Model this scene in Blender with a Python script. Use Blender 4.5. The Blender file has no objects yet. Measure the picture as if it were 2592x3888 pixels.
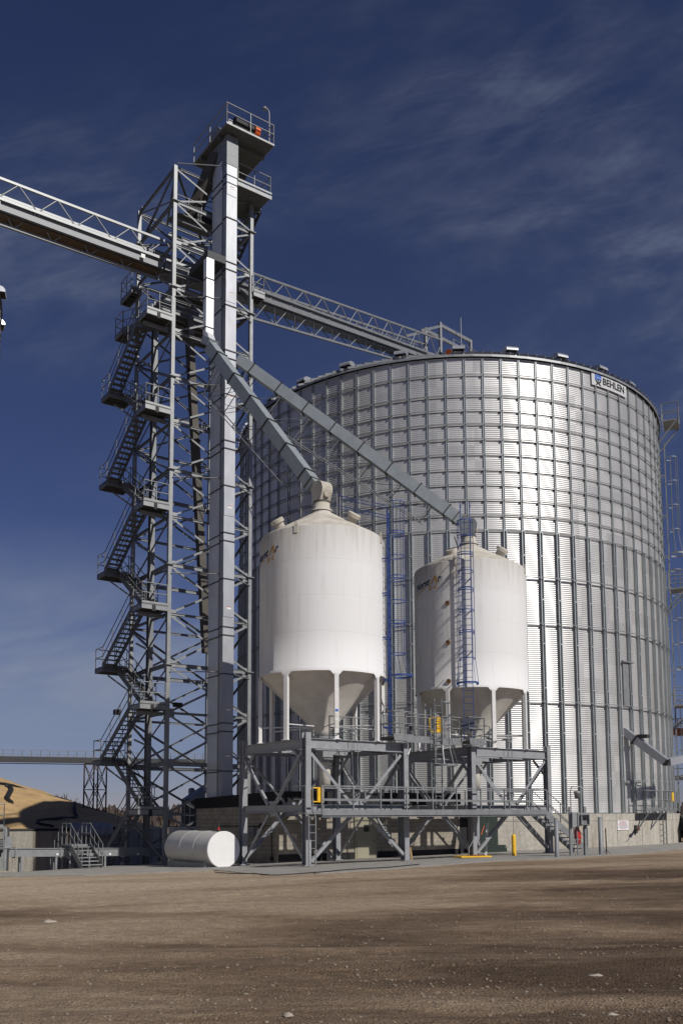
import bpy, math, random
from mathutils import Vector, Matrix, noise
random.seed(7)
sin, cos, pi, R_ = math.sin, math.cos, math.pi, math.radians
sc = bpy.context.scene
col = sc.collection

# ------------------------------------------------------------------ camera (shift lens, from a fit to the photograph)
FPX, PITCH, ROLL, PV, HC = 3530.63, 0.105652, 0.004837, 2726.12, 1.7138
def ray(u, v):
    x = (u-1296)/FPX; y = (PV-v)/FPX
    x, y = x*cos(ROLL)+y*sin(ROLL), -x*sin(ROLL)+y*cos(ROLL)
    return Vector((x, cos(PITCH)-y*sin(PITCH), sin(PITCH)+y*cos(PITCH)))
CAM = Vector((0, 0, HC))
cd = bpy.data.cameras.new('camera'); co = bpy.data.objects.new('camera', cd); col.objects.link(co)
fw = Vector((0, cos(PITCH), sin(PITCH))); r0 = Vector((1, 0, 0)); u0 = Vector((0, -sin(PITCH), cos(PITCH)))
rt = cos(ROLL)*r0 - sin(ROLL)*u0; up = sin(ROLL)*r0 + cos(ROLL)*u0
m = Matrix.Identity(4)
for i in range(3):
    m[i][0], m[i][1], m[i][2], m[i][3] = rt[i], up[i], -fw[i], CAM[i]
co.matrix_world = m
cd.sensor_fit = 'HORIZONTAL'; cd.sensor_width = 36; cd.lens = 36*FPX/2592
cd.shift_y = (PV-1944)/2592; cd.clip_end = 9000; cd.clip_start = .1
sc.camera = co

# ------------------------------------------------------------------ site axes: e along the silo row, n towards the back
PSI = 0.6234
E = Vector((cos(PSI), sin(PSI), 0)); N = Vector((-sin(PSI), cos(PSI), 0)); Z = Vector((0, 0, 1))
A0 = Vector((-1.36514, 36.0249, 0))
def F(e, n, z=0.): return A0 + E*e + N*n + Z*z
def onn(u, v, n):
    r = ray(u, v); t = (n+A0.dot(N)-CAM.dot(N))/r.dot(N); p = CAM+r*t
    return p
def EN(p): d = p-A0; return d.dot(E), d.dot(N), p.z
def onY(u, v, Y): r = ray(u, v); return CAM + r*(Y/r.y)
def sst(a, b, x): t = min(1, max(0, (x-a)/(b-a))); return t*t*(3-2*t)
def gz(x, y):
    yy = min(max(y-26.5, 0), 42); xx = min(max(x+1.09, -22), 26)
    return .0267*xx*sst(8, 27, y) - .0206*yy - 2.1*sst(46.8, 60, y)*sst(-10, -14, x) - 2.0*sst(58, 75, y)*sst(4, -10, x)*(1-sst(-10, -14, x)) - .15*sst(-11.5, -16, x)*sst(40, 46, y)
def ground(u, v):
    z = 0.
    for i in range(50):
        r = ray(u, v); t = (z-HC)/r.z; p = CAM+r*t; z = .5*z+.5*gz(p.x, p.y)
    return p
def gF(e, n, dz=0.): p = F(e, n); return Vector((p.x, p.y, gz(p.x, p.y)+dz))

# ------------------------------------------------------------------ materials
def mat(name): 
    m = bpy.data.materials.new(name); m.use_nodes = True
    return m, m.node_tree.nodes, m.node_tree.links, m.node_tree.nodes['Principled BSDF']
def rampnode(nd, pts):
    r = nd.new('ShaderNodeValToRGB'); el = r.color_ramp.elements
    while len(el) > 1: el.remove(el[-1])
    el[0].position = pts[0][0]; el[0].color = (*pts[0][1], 1)
    for p, c in pts[1:]:
        e = el.new(p); e.color = (*c, 1)
    return r
def simple(name, c, rough=.6, metal=0., var=.18, scale=3., bump=0., stretch=(1, 1, 1), spec=.5, c2=None):
    m, nd, lk, b = mat(name)
    tc = nd.new('ShaderNodeTexCoord'); mp = nd.new('ShaderNodeMapping'); mp.inputs['Scale'].default_value = stretch
    geo = nd.new('ShaderNodeNewGeometry'); lk.new(geo.outputs['Position'], mp.inputs['Vector'])
    n = nd.new('ShaderNodeTexNoise'); n.inputs['Scale'].default_value = scale; n.inputs['Detail'].default_value = 7; n.inputs['Roughness'].default_value = .65
    lk.new(mp.outputs[0], n.inputs['Vector'])
    d = tuple(x*(1-var) for x in c); l = tuple(min(1, x*(1+var)) for x in (c2 or c))
    r = rampnode(nd, [(.3, d), (.7, l)]); lk.new(n.outputs['Fac'], r.inputs['Fac']); lk.new(r.outputs['Color'], b.inputs['Base Color'])
    b.inputs['Roughness'].default_value = rough; b.inputs['Metallic'].default_value = metal; b.inputs['Specular IOR Level'].default_value = spec
    rr = nd.new('ShaderNodeMapRange'); rr.inputs['To Min'].default_value = rough*.85; rr.inputs['To Max'].default_value = min(1, rough*1.15)
    lk.new(n.outputs['Fac'], rr.inputs['Value']); lk.new(rr.outputs[0], b.inputs['Roughness'])
    if bump:
        bp = nd.new('ShaderNodeBump'); bp.inputs['Strength'].default_value = bump; bp.inputs['Distance'].default_value = .05
        lk.new(n.outputs['Fac'], bp.inputs['Height']); lk.new(bp.outputs[0], b.inputs['Normal'])
    return m
M = {}
M['galv'] = simple('galvanized_steel', (.27, .28, .285), .5, .45, .16, 2.5)
M['galv_leg'] = simple('galvanized_sheet', (.43, .445, .47), .42, .45, .10, 1.6, stretch=(1, 1, .5))
M['galv_dull'] = simple('dull_galvanized_steel', (.235, .245, .255), .58, .3, .15, 4.)
M['grey_paint'] = simple('grey_painted_steel', (.30, .31, .325), .55, .15, .14, 3.)
M['spout'] = simple('weathered_spout_sheet', (.30, .335, .355), .52, .25, .10, 2.)
M['stair'] = simple('stair_steel', (.15, .156, .16), .6, .25, .2, 3.)
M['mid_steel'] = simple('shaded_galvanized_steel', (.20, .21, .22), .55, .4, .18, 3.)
M['deck_grate'] = simple('deck_grating', (.115, .12, .115), .7, .1, .25, 6.)
M['bright'] = simple('new_bright_sheet', (.90, .91, .92), .35, .45, .05, 1.5)
M['casing'] = simple('leg_casing_sheet', (.72, .75, .79), .45, .3, .10, 1.2, stretch=(1, 1, .4))
M['dark_steel'] = simple('dark_steel', (.05, .052, .055), .6, .3, .2, 4.)
M['stiff'] = simple('galvanized_stiffener', (.44, .47, .475), .48, .5, .14, 3., stretch=(1, 1, .3))
M['blue'] = simple('blue_paint', (.025, .06, .22), .5, 0, .12, 6.)
M['yellow'] = simple('yellow_paint', (.78, .46, .02), .5, 0, .1, 6.)
M['orange'] = simple('orange_paint', (.75, .13, .02), .5, 0, .1, 6.)
M['red'] = simple('red_cloth', (.42, .025, .02), .8, 0, .3, 14., bump=.5)
M['black'] = simple('black_rubber', (.014, .014, .015), .65, 0, .3, 6.)
M['coping'] = simple('black_coping', (.010, .010, .011), .75, 0, .3, 2.)
M['white'] = simple('white_sheet', (.78, .78, .77), .45, 0, .04, 2.)
M['sign_plate'] = simple('faded_sign_sheet', (.56, .57, .58), .5, 0, .05, 3.)
M['tank_white'] = simple('white_tank_paint', (.47, .455, .43), .42, 0, .08, 1.6, c2=(.53, .52, .50))
M['cream'] = simple('cream_paint', (.66, .63, .55), .6, 0, .08, 3.)
M['navy'] = simple('navy_lettering', (.016, .020, .055), .6, 0, .1, 5.)
M['gold'] = simple('gold_lettering', (.46, .25, .06), .6, 0, .1, 5.)
M['signblue'] = simple('sign_blue', (.03, .14, .55), .5, 0, .05, 5.)
M['green'] = simple('dark_green_paint', (.022, .034, .026), .5, 0, .15, 3.)
M['door'] = simple('khaki_door_paint', (.30, .285, .21), .55, 0, .08, 2.)
M['wood'] = simple('raw_wood', (.25, .16, .08), .8, 0, .25, 9., stretch=(1, 1, .2))
M['glass'] = simple('dark_glass', (.02, .022, .025), .15, 0, .1, 2.)
M['dark_rust'] = simple('dark_rusty_lattice', (.055, .034, .027), .85, .1, .3, 3.)
M['rust'] = simple('rusty_steel', (.16, .06, .035), .8, .1, .3, 5.)
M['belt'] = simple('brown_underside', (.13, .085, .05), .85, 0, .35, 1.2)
M['dull_brown'] = simple('dull_brown_sheet', (.085, .078, .066), .7, .1, .25, 1.5)
M['plastic'] = simple('pale_grey_tarp', (.30, .31, .36), .45, 0, .3, 3., bump=.6)
M['bark'] = simple('bare_bark', (.12, .09, .075), .9, 0, .25, 3.)
M['stone'] = simple('pale_stone', (.40, .35, .29), .9, 0, .25, 5., bump=.4)
M['pebble'] = simple('gravel_stone', (.23, .185, .14), .95, 0, .35, 2.5)
M['treeline'] = simple('far_brush', (.07, .055, .05), 1., 0, .3, .2)
M['bin_roof'] = simple('roof_sheet', (.30, .31, .32), .5, .5, .12, 1.)

def m_binwall():
    m, nd, lk, b = mat('corrugated_bin_sheet')
    geo = nd.new('ShaderNodeNewGeometry')
    # sheet by sheet tone: rows of 1.12 m, columns by angle
    tc = nd.new('ShaderNodeTexCoord'); sp = nd.new('ShaderNodeSeparateXYZ'); lk.new(tc.outputs['Object'], sp.inputs[0])
    at = nd.new('ShaderNodeMath'); at.operation = 'ARCTAN2'; lk.new(sp.outputs['X'], at.inputs[0]); lk.new(sp.outputs['Y'], at.inputs[1])
    ma = nd.new('ShaderNodeMath'); ma.operation = 'MULTIPLY'; ma.inputs[1].default_value = 88/(2*pi)/2; lk.new(at.outputs[0], ma.inputs[0])
    mz = nd.new('ShaderNodeMath'); mz.operation = 'DIVIDE'; mz.inputs[1].default_value = .79*1.15; lk.new(sp.outputs['Z'], mz.inputs[0])
    f1 = nd.new('ShaderNodeMath'); f1.operation = 'FLOOR'; lk.new(ma.outputs[0], f1.inputs[0])
    f2 = nd.new('ShaderNodeMath'); f2.operation = 'FLOOR'; lk.new(mz.outputs[0], f2.inputs[0])
    cb = nd.new('ShaderNodeCombineXYZ'); lk.new(f1.outputs[0], cb.inputs['X']); lk.new(f2.outputs[0], cb.inputs['Y'])
    wn = nd.new('ShaderNodeTexWhiteNoise'); wn.noise_dimensions = '2D'; lk.new(cb.outputs[0], wn.inputs['Vector'])
    mp = nd.new('ShaderNodeMapping'); mp.inputs['Scale'].default_value = (1.2, 1.2, .25); lk.new(geo.outputs['Position'], mp.inputs[0])
    n = nd.new('ShaderNodeTexNoise'); n.inputs['Scale'].default_value = 1.; n.inputs['Detail'].default_value = 6; lk.new(mp.outputs[0], n.inputs['Vector'])
    mx = nd.new('ShaderNodeMix'); mx.data_type = 'FLOAT'; mx.inputs[0].default_value = .28; lk.new(n.outputs['Fac'], mx.inputs[2]); lk.new(wn.outputs['Value'], mx.inputs[3])
    r = rampnode(nd, [(.25, (.50, .495, .485)), (.75, (.66, .655, .64))]); lk.new(mx.outputs[0], r.inputs['Fac']); lk.new(r.outputs[0], b.inputs['Base Color'])
    b.inputs['Metallic'].default_value = .45; b.inputs['Roughness'].default_value = .36
    rr = nd.new('ShaderNodeMapRange'); rr.inputs['To Min'].default_value = .30; rr.inputs['To Max'].default_value = .46
    lk.new(mx.outputs[0], rr.inputs['Value']); lk.new(rr.outputs[0], b.inputs['Roughness'])
    return m
M['binwall'] = m_binwall()

def m_silo(name, shade_side):
    m, nd, lk, b = mat(name)
    tc = nd.new('ShaderNodeTexCoord'); sp = nd.new('ShaderNodeSeparateXYZ'); lk.new(tc.outputs['Object'], sp.inputs[0])
    mp = nd.new('ShaderNodeMapping'); mp.inputs['Scale'].default_value = (3.2, 3.2, .22); lk.new(tc.outputs['Object'], mp.inputs[0])
    n = nd.new('ShaderNodeTexNoise'); n.inputs['Scale'].default_value = 1.4; n.inputs['Detail'].default_value = 8; n.inputs['Roughness'].default_value = .7; lk.new(mp.outputs[0], n.inputs['Vector'])
    n2 = nd.new('ShaderNodeTexNoise'); n2.inputs['Scale'].default_value = .9; n2.inputs['Detail'].default_value = 5; lk.new(tc.outputs['Object'], n2.inputs['Vector'])
    # grain dust under the eave: height (object z) + streaks
    h = nd.new('ShaderNodeMapRange'); h.inputs['From Min'].default_value = 11.9; h.inputs['From Max'].default_value = 13.7; lk.new(sp.outputs['Z'], h.inputs['Value'])
    mu = nd.new('ShaderNodeMath'); mu.operation = 'MULTIPLY'; lk.new(h.outputs[0], mu.inputs[0]); lk.new(n.outputs['Fac'], mu.inputs[1])
    # shade of one side painted in as dark streaks: direction
    dt = nd.new('ShaderNodeVectorMath'); dt.operation = 'DOT_PRODUCT'; dt.inputs[1].default_value = (*shade_side, 0); lk.new(tc.outputs['Object'], dt.inputs[0])
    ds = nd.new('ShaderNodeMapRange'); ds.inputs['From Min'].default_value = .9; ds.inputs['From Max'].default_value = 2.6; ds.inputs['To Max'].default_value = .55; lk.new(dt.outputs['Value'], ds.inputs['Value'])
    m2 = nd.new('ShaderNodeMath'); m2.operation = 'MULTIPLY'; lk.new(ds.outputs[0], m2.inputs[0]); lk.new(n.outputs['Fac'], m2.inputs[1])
    st = nd.new('ShaderNodeMapRange'); st.inputs['From Min'].default_value = .55; st.inputs['From Max'].default_value = .9; st.inputs['To Max'].default_value = .35; lk.new(n.outputs['Fac'], st.inputs['Value'])
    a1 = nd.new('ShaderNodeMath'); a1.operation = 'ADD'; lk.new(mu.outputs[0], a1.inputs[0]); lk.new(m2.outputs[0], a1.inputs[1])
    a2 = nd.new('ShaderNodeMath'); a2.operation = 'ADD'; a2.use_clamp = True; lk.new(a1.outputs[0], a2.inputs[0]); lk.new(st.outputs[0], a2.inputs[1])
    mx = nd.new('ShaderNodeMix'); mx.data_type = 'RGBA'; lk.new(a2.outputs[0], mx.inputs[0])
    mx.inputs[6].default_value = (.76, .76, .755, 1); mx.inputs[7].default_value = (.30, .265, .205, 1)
    lk.new(mx.outputs[2], b.inputs['Base Color']); b.inputs['Roughness'].default_value = .72; b.inputs['Specular IOR Level'].default_value = .25
    # plate seams
    w = nd.new('ShaderNodeMath'); w.operation = 'PINGPONG'; w.inputs[1].default_value = .75
    off = nd.new('ShaderNodeMath'); off.operation = 'ADD'; off.inputs[1].default_value = -7.61; lk.new(sp.outputs['Z'], off.inputs[0]); lk.new(off.outputs[0], w.inputs[0])
    lt = nd.new('ShaderNodeMapRange'); lt.inputs['From Min'].default_value = 0; lt.inputs['From Max'].default_value = .02; lk.new(w.outputs[0], lt.inputs['Value'])
    bp = nd.new('ShaderNodeBump'); bp.inputs['Strength'].default_value = .35; bp.inputs['Distance'].default_value = .012; lk.new(lt.outputs[0], bp.inputs['Height'])
    lk.new(bp.outputs[0], b.inputs['Normal'])
    return m
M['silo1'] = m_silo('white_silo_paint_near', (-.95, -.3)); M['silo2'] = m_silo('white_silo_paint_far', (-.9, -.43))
M['silo_roof'] = simple('dusty_white_roof', (.47, .43, .35), .8, 0, .2, 1.1, spec=.2, c2=(.54, .51, .45))
M['hopper'] = simple('dusty_white_hopper', (.62, .59, .52), .8, 0, .08, 1.5, spec=.2, c2=(.68, .65, .59))
M['leg_white'] = simple('white_leg_paint', (.70, .695, .68), .5, 0, .06, 3.)

def m_concrete(name, base, stain, scale=.8):
    m, nd, lk, b = mat(name)
    geo = nd.new('ShaderNodeNewGeometry'); mp = nd.new('ShaderNodeMapping'); mp.inputs['Scale'].default_value = (2.2, 2.2, .25); lk.new(geo.outputs['Position'], mp.inputs[0])
    n = nd.new('ShaderNodeTexNoise'); n.inputs['Scale'].default_value = scale; n.inputs['Detail'].default_value = 8; n.inputs['Roughness'].default_value = .68; lk.new(mp.outputs[0], n.inputs['Vector'])
    n2 = nd.new('ShaderNodeTexNoise'); n2.inputs['Scale'].default_value = 6; n2.inputs['Detail'].default_value = 6; lk.new(geo.outputs['Position'], n2.inputs['Vector'])
    r = rampnode(nd, [(.28, stain), (.5, base), (.75, tuple(min(1, x*1.2) for x in base))]); lk.new(n.outputs['Fac'], r.inputs['Fac'])
    r2 = rampnode(nd, [(.3, (.82, .82, .82)), (.7, (1.1, 1.1, 1.1))]); lk.new(n2.outputs['Fac'], r2.inputs['Fac'])
    mx = nd.new('ShaderNodeMix'); mx.data_type = 'RGBA'; mx.blend_type = 'MULTIPLY'; mx.inputs[0].default_value = 1; lk.new(r.outputs[0], mx.inputs[6]); lk.new(r2.outputs[0], mx.inputs[7])
    lk.new(mx.outputs[2], b.inputs['Base Color']); b.inputs['Roughness'].default_value = .9
    bp = nd.new('ShaderNodeBump'); bp.inputs['Strength'].default_value = .3; bp.inputs['Distance'].default_value = .02; lk.new(n2.outputs['Fac'], bp.inputs['Height']); lk.new(bp.outputs[0], b.inputs['Normal'])
    return m
M['foundation'] = m_concrete('cast_concrete', (.37, .345, .295), (.235, .205, .16))
M['wall_conc'] = m_concrete('old_concrete_panel', (.30, .285, .245), (.17, .155, .13))
M['apron'] = m_concrete('concrete_slab', (.30, .285, .26), (.20, .185, .16), .5)

def m_block():
    m, nd, lk, b = mat('split_face_block')
    geo = nd.new('ShaderNodeNewGeometry')
    du = nd.new('ShaderNodeVectorMath'); du.operation = 'DOT_PRODUCT'; du.inputs[1].default_value = tuple(E+N); lk.new(geo.outputs['Position'], du.inputs[0])
    sp = nd.new('ShaderNodeSeparateXYZ'); lk.new(geo.outputs['Position'], sp.inputs[0])
    cb = nd.new('ShaderNodeCombineXYZ'); lk.new(du.outputs['Value'], cb.inputs['X']); lk.new(sp.outputs['Z'], cb.inputs['Y'])
    br = nd.new('ShaderNodeTexBrick'); br.inputs['Scale'].default_value = 1; br.inputs['Brick Width'].default_value = .4; br.inputs['Row Height'].default_value = .2
    br.inputs['Mortar Size'].default_value = .012; br.inputs['Color1'].default_value = (.36, .32, .26, 1); br.inputs['Color2'].default_value = (.30, .27, .22, 1); br.inputs['Mortar'].default_value = (.20, .185, .16, 1)
    lk.new(cb.outputs[0], br.inputs['Vector'])
    n = nd.new('ShaderNodeTexNoise'); n.inputs['Scale'].default_value = 2.; n.inputs['Detail'].default_value = 8; lk.new(geo.outputs['Position'], n.inputs['Vector'])
    r = rampnode(nd, [(.3, (.78, .78, .78)), (.7, (1.12, 1.12, 1.12))]); lk.new(n.outputs['Fac'], r.inputs['Fac'])
    mx = nd.new('ShaderNodeMix'); mx.data_type = 'RGBA'; mx.blend_type = 'MULTIPLY'; mx.inputs[0].default_value = 1; lk.new(br.outputs['Color'], mx.inputs[6]); lk.new(r.outputs[0], mx.inputs[7])
    lk.new(mx.outputs[2], b.inputs['Base Color']); b.inputs['Roughness'].default_value = .92
    return m
M['block'] = m_block()

def m_ground():
    m, nd, lk, b = mat('gravel_yard')
    geo = nd.new('ShaderNodeNewGeometry')
    def nz(scale, det, st=(1, 1, 1), ro=.6, dist=0.):
        mp = nd.new('ShaderNodeMapping'); mp.inputs['Scale'].default_value = st; mp.inputs['Rotation'].default_value = (0, 0, R_(-7)); lk.new(geo.outputs['Position'], mp.inputs[0])
        n = nd.new('ShaderNodeTexNoise'); n.inputs['Scale'].default_value = scale; n.inputs['Detail'].default_value = det; n.inputs['Roughness'].default_value = ro; n.inputs['Distortion'].default_value = dist
        lk.new(mp.outputs[0], n.inputs['Vector']); return n
    big = nz(.32, 7, (.28, 1., 1), .6, .6)         # wet and dry bands along the traffic
    mid = nz(1.6, 8, (.35, 1, 1), .7, .3)
    fine = nz(26, 6, (.7, 1, 1), .75)
    grit = nd.new('ShaderNodeTexVoronoi'); grit.inputs['Scale'].default_value = 34; lk.new(geo.outputs['Position'], grit.inputs['Vector'])
    sp = nd.new('ShaderNodeSeparateXYZ'); lk.new(geo.outputs['Position'], sp.inputs[0])
    # damp soil where lorries turn: nearer the road and to the right
    wy = nd.new('ShaderNodeMapRange'); wy.inputs['From Min'].default_value = 30; wy.inputs['From Max'].default_value = 9; wy.inputs['To Min'].default_value = .13; wy.inputs['To Max'].default_value = -.09; lk.new(sp.outputs['Y'], wy.inputs['Value'])
    wx = nd.new('ShaderNodeMapRange'); wx.inputs['From Min'].default_value = -4; wx.inputs['From Max'].default_value = 5; wx.inputs['To Min'].default_value = .05; wx.inputs['To Max'].default_value = -.09; lk.new(sp.outputs['X'], wx.inputs['Value'])
    a = nd.new('ShaderNodeMath'); a.operation = 'ADD'; lk.new(big.outputs['Fac'], a.inputs[0]); lk.new(wy.outputs[0], a.inputs[1])
    a2 = nd.new('ShaderNodeMath'); a2.operation = 'ADD'; lk.new(a.outputs[0], a2.inputs[0]); lk.new(wx.outputs[0], a2.inputs[1])
    mm = nd.new('ShaderNodeMapRange'); mm.inputs['To Min'].default_value = -.16; mm.inputs['To Max'].default_value = .16; lk.new(mid.outputs['Fac'], mm.inputs['Value'])
    a3 = nd.new('ShaderNodeMath'); a3.operation = 'ADD'; lk.new(a2.outputs[0], a3.inputs[0]); lk.new(mm.outputs[0], a3.inputs[1])
    r = rampnode(nd, [(.30, (.10, .067, .043)), (.42, (.21, .148, .098)), (.54, (.345, .263, .182)), (.72, (.44, .35, .255))]); lk.new(a3.outputs[0], r.inputs['Fac'])
    fin2 = nz(7, 7, (.6, 1, 1), .75)
    fa = nd.new('ShaderNodeMath'); fa.operation = 'ADD'; lk.new(fine.outputs['Fac'], fa.inputs[0]); lk.new(fin2.outputs['Fac'], fa.inputs[1])
    fb = nd.new('ShaderNodeMath'); fb.operation = 'MULTIPLY'; fb.inputs[1].default_value = .5; lk.new(fa.outputs[0], fb.inputs[0])
    rf = rampnode(nd, [(.34, (.60, .58, .56)), (.5, (1, 1, 1)), (.64, (1.5, 1.48, 1.44))]); lk.new(fb.outputs[0], rf.inputs['Fac'])
    mx = nd.new('ShaderNodeMix'); mx.data_type = 'RGBA'; mx.blend_type = 'MULTIPLY'; mx.inputs[0].default_value = 1; lk.new(r.outputs[0], mx.inputs[6]); lk.new(rf.outputs[0], mx.inputs[7])
    lk.new(mx.outputs[2], b.inputs['Base Color']); b.inputs['Roughness'].default_value = .95; b.inputs['Specular IOR Level'].default_value = .2
    bp = nd.new('ShaderNodeBump'); bp.inputs['Strength'].default_value = .9; bp.inputs['Distance'].default_value = .03
    ad = nd.new('ShaderNodeMath'); ad.operation = 'ADD'; lk.new(fine.outputs['Fac'], ad.inputs[0]); lk.new(grit.outputs['Distance'], ad.inputs[1]); lk.new(ad.outputs[0], bp.inputs['Height'])
    bp2 = nd.new('ShaderNodeBump'); bp2.inputs['Strength'].default_value = .8; bp2.inputs['Distance'].default_value = .12; lk.new(mid.outputs['Fac'], bp2.inputs['Height']); lk.new(bp.outputs[0], bp2.inputs['Normal'])
    lk.new(bp2.outputs[0], b.inputs['Normal'])
    return m
M['ground'] = m_ground()
def m_grain():
    m, nd, lk, b = mat('piled_grain')
    geo = nd.new('ShaderNodeNewGeometry')
    n = nd.new('ShaderNodeTexNoise'); n.inputs['Scale'].default_value = .8; n.inputs['Detail'].default_value = 9; n.inputs['Roughness'].default_value = .7; lk.new(geo.outputs['Position'], n.inputs['Vector'])
    r = rampnode(nd, [(.3, (.33, .215, .10)), (.5, (.45, .305, .145)), (.7, (.52, .365, .185))]); lk.new(n.outputs['Fac'], r.inputs['Fac']); lk.new(r.outputs[0], b.inputs['Base Color'])
    b.inputs['Roughness'].default_value = .95
    bp = nd.new('ShaderNodeBump'); bp.inputs['Strength'].default_value = .5; bp.inputs['Distance'].default_value = .2; lk.new(n.outputs['Fac'], bp.inputs['Height']); lk.new(bp.outputs[0], b.inputs['Normal'])
    return m
M['grain'] = m_grain()

# ------------------------------------------------------------------ mesh builder
class MB:
    def __init__(s): s.v = []; s.f = []; s.s = []
    def add(s, vs, fs, sm=False):
        o = len(s.v); s.v += [tuple(x) for x in vs]
        for f in fs: s.f.append(tuple(i+o for i in f)); s.s.append(sm)
        return s
    def box(s, c, dx, dy, dz, X=E, Y=N, W=Z):
        c = Vector(c); vs = [c+X*(dx/2*a)+Y*(dy/2*b)+W*(dz/2*g) for g in (-1, 1) for b in (-1, 1) for a in (-1, 1)]
        return s.add(vs, [(0, 2, 3, 1), (4, 5, 7, 6), (0, 1, 5, 4), (2, 6, 7, 3), (0, 4, 6, 2), (1, 3, 7, 5)])
    def fbox(s, e0, e1, n0, n1, z0, z1):
        return s.box(F((e0+e1)/2, (n0+n1)/2, (z0+z1)/2), abs(e1-e0), abs(n1-n0), abs(z1-z0))
    def bar(s, p, q, w, h=None, upv=Z):
        p = Vector(p); q = Vector(q); d = q-p; L = d.length; d = d/L; h = h or w
        if abs(d.dot(upv)) > .99: upv = E if abs(d.dot(E)) < .9 else N
        sd = d.cross(upv).normalized(); uu = sd.cross(d)
        return s.box((p+q)/2, L, w, h, d, sd, uu)
    def angle(s, p, q, w, t=.012, upv=Z, flip=1):
        p = Vector(p); q = Vector(q); d = (q-p); L = d.length; d = d/L
        if abs(d.dot(upv)) > .99: upv = N
        sd = d.cross(upv).normalized(); uu = sd.cross(d)
        s.box((p+q)/2, L, t, w, d, sd, uu)
        return s.box((p+q)/2+sd*flip*(w/2+t/2)+uu*(w/2-t/2), L, w, t, d, sd, uu)
    def ibeam(s, p, q, dep, fl, t=.022, upv=Z):
        p = Vector(p); q = Vector(q); d = (q-p); L = d.length; d = d/L
        if abs(d.dot(upv)) > .99: upv = N
        sd = d.cross(upv).normalized(); uu = sd.cross(d); c = (p+q)/2
        s.box(c, L, t, dep-2*t, d, sd, uu)
        for k in (-1, 1): s.box(c+uu*k*(dep/2-t/2), L, fl, t, d, sd, uu)
        return s
    def tube(s, p, q, r, n=6, r2=None, cap=True):
        p = Vector(p); q = Vector(q); d = (q-p).normalized(); a = d.orthogonal().normalized(); b = d.cross(a); r2 = r if r2 is None else r2
        vs = [p+(a*cos(2*pi*i/n)+b*sin(2*pi*i/n))*r for i in range(n)]+[q+(a*cos(2*pi*i/n)+b*sin(2*pi*i/n))*r2 for i in range(n)]
        s.add(vs, [(i, (i+1) % n, n+(i+1) % n, n+i) for i in range(n)], True)
        if cap: s.add(vs, [tuple(range(n-1, -1, -1)), tuple(range(n, 2*n))])
        return s
    def path(s, pts, r, n=6, closed=False, rr=None):
        pts = [Vector(p) for p in pts]; k = len(pts); vs = []; a = None
        for i, p in enumerate(pts):
            d = (pts[(i+1) % k]-pts[i-1]) if closed else (pts[min(i+1, k-1)]-pts[max(i-1, 0)])
            d.normalize()
            a = d.orthogonal().normalized() if a is None else (a-d*a.dot(d)).normalized()
            b = d.cross(a); q = rr[i] if rr else r
            vs += [p+(a*cos(2*pi*j/n)+b*sin(2*pi*j/n))*q for j in range(n)]
        fs = []
        for i in range(k if closed else k-1):
            i2 = (i+1) % k
            fs += [(i*n+j, i*n+(j+1) % n, i2*n+(j+1) % n, i2*n+j) for j in range(n)]
        s.add(vs, fs, True)
        if not closed: s.add(vs, [tuple(range(n-1, -1, -1)), tuple(range((k-1)*n, k*n))])
        return s
    def lathe(s, c, prof, n=48, a0=0., a1=2*pi, sm=True, ax=Z, X=None, capends=False):
        c = Vector(c); full = abs(a1-a0-2*pi) < 1e-6; k = n if full else n+1
        X = X or (Vector((1, 0, 0)) if abs(ax.dot(Vector((1, 0, 0)))) < .9 else Vector((0, 1, 0)))
        X = (X-ax*X.dot(ax)).normalized(); Y = ax.cross(X); vs = []
        for r, z in prof:
            vs += [c+ax*z+(X*cos(a0+(a1-a0)*i/n)+Y*sin(a0+(a1-a0)*i/n))*r for i in range(k)]
        fs = []
        for j in range(len(prof)-1):
            for i in range(n):
                i2 = (i+1) % k; fs.append((j*k+i, j*k+i2, (j+1)*k+i2, (j+1)*k+i))
        s.add(vs, fs, sm)
        if capends: s.add(vs, [tuple(range(k-1, -1, -1)), tuple(range((len(prof)-1)*k, len(prof)*k))])
        return s
    def prism(s, pts, off):
        pts = [Vector(p) for p in pts]; off = Vector(off); n = len(pts)
        return s.add(pts+[p+off for p in pts], [tuple(range(n-1, -1, -1)), tuple(range(n, 2*n))]+[(i, (i+1) % n, n+(i+1) % n, n+i) for i in range(n)])
    def build(s, name, m, parent=None, fix=True):
        me = bpy.data.meshes.new(name)
        wo = worldloc(parent) if parent else Vector()
        me.from_pydata([tuple(Vector(v)-wo) for v in s.v], [], s.f)
        me.polygons.foreach_set('use_smooth', s.s)
        me.materials.append(m)
        if fix:
            import bmesh
            b = bmesh.new(); b.from_mesh(me); bmesh.ops.recalc_face_normals(b, faces=b.faces); b.to_mesh(me); b.free()
        me.update()
        o = bpy.data.objects.new(name, me); col.objects.link(o)
        if parent: o.parent = parent
        return o
def parts(name, mbs, m, parent, fix=True):
    return [b.build(name, m, parent, fix) for b in mbs]
def worldloc(o):
    v = Vector()
    while o: v = v+o.location; o = o.parent
    return v
def tag(o, label=None, cat=None, group=None, kind=None):
    if label: o['label'] = label
    if cat: o['category'] = cat
    if group: o['group'] = group
    if kind: o['kind'] = kind
    return o
def thing(name, loc, label, cat, group=None):
    o = bpy.data.objects.new(name, None); col.objects.link(o); o.location = loc; o.empty_display_size = .3
    return tag(o, label, cat, group)
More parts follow.
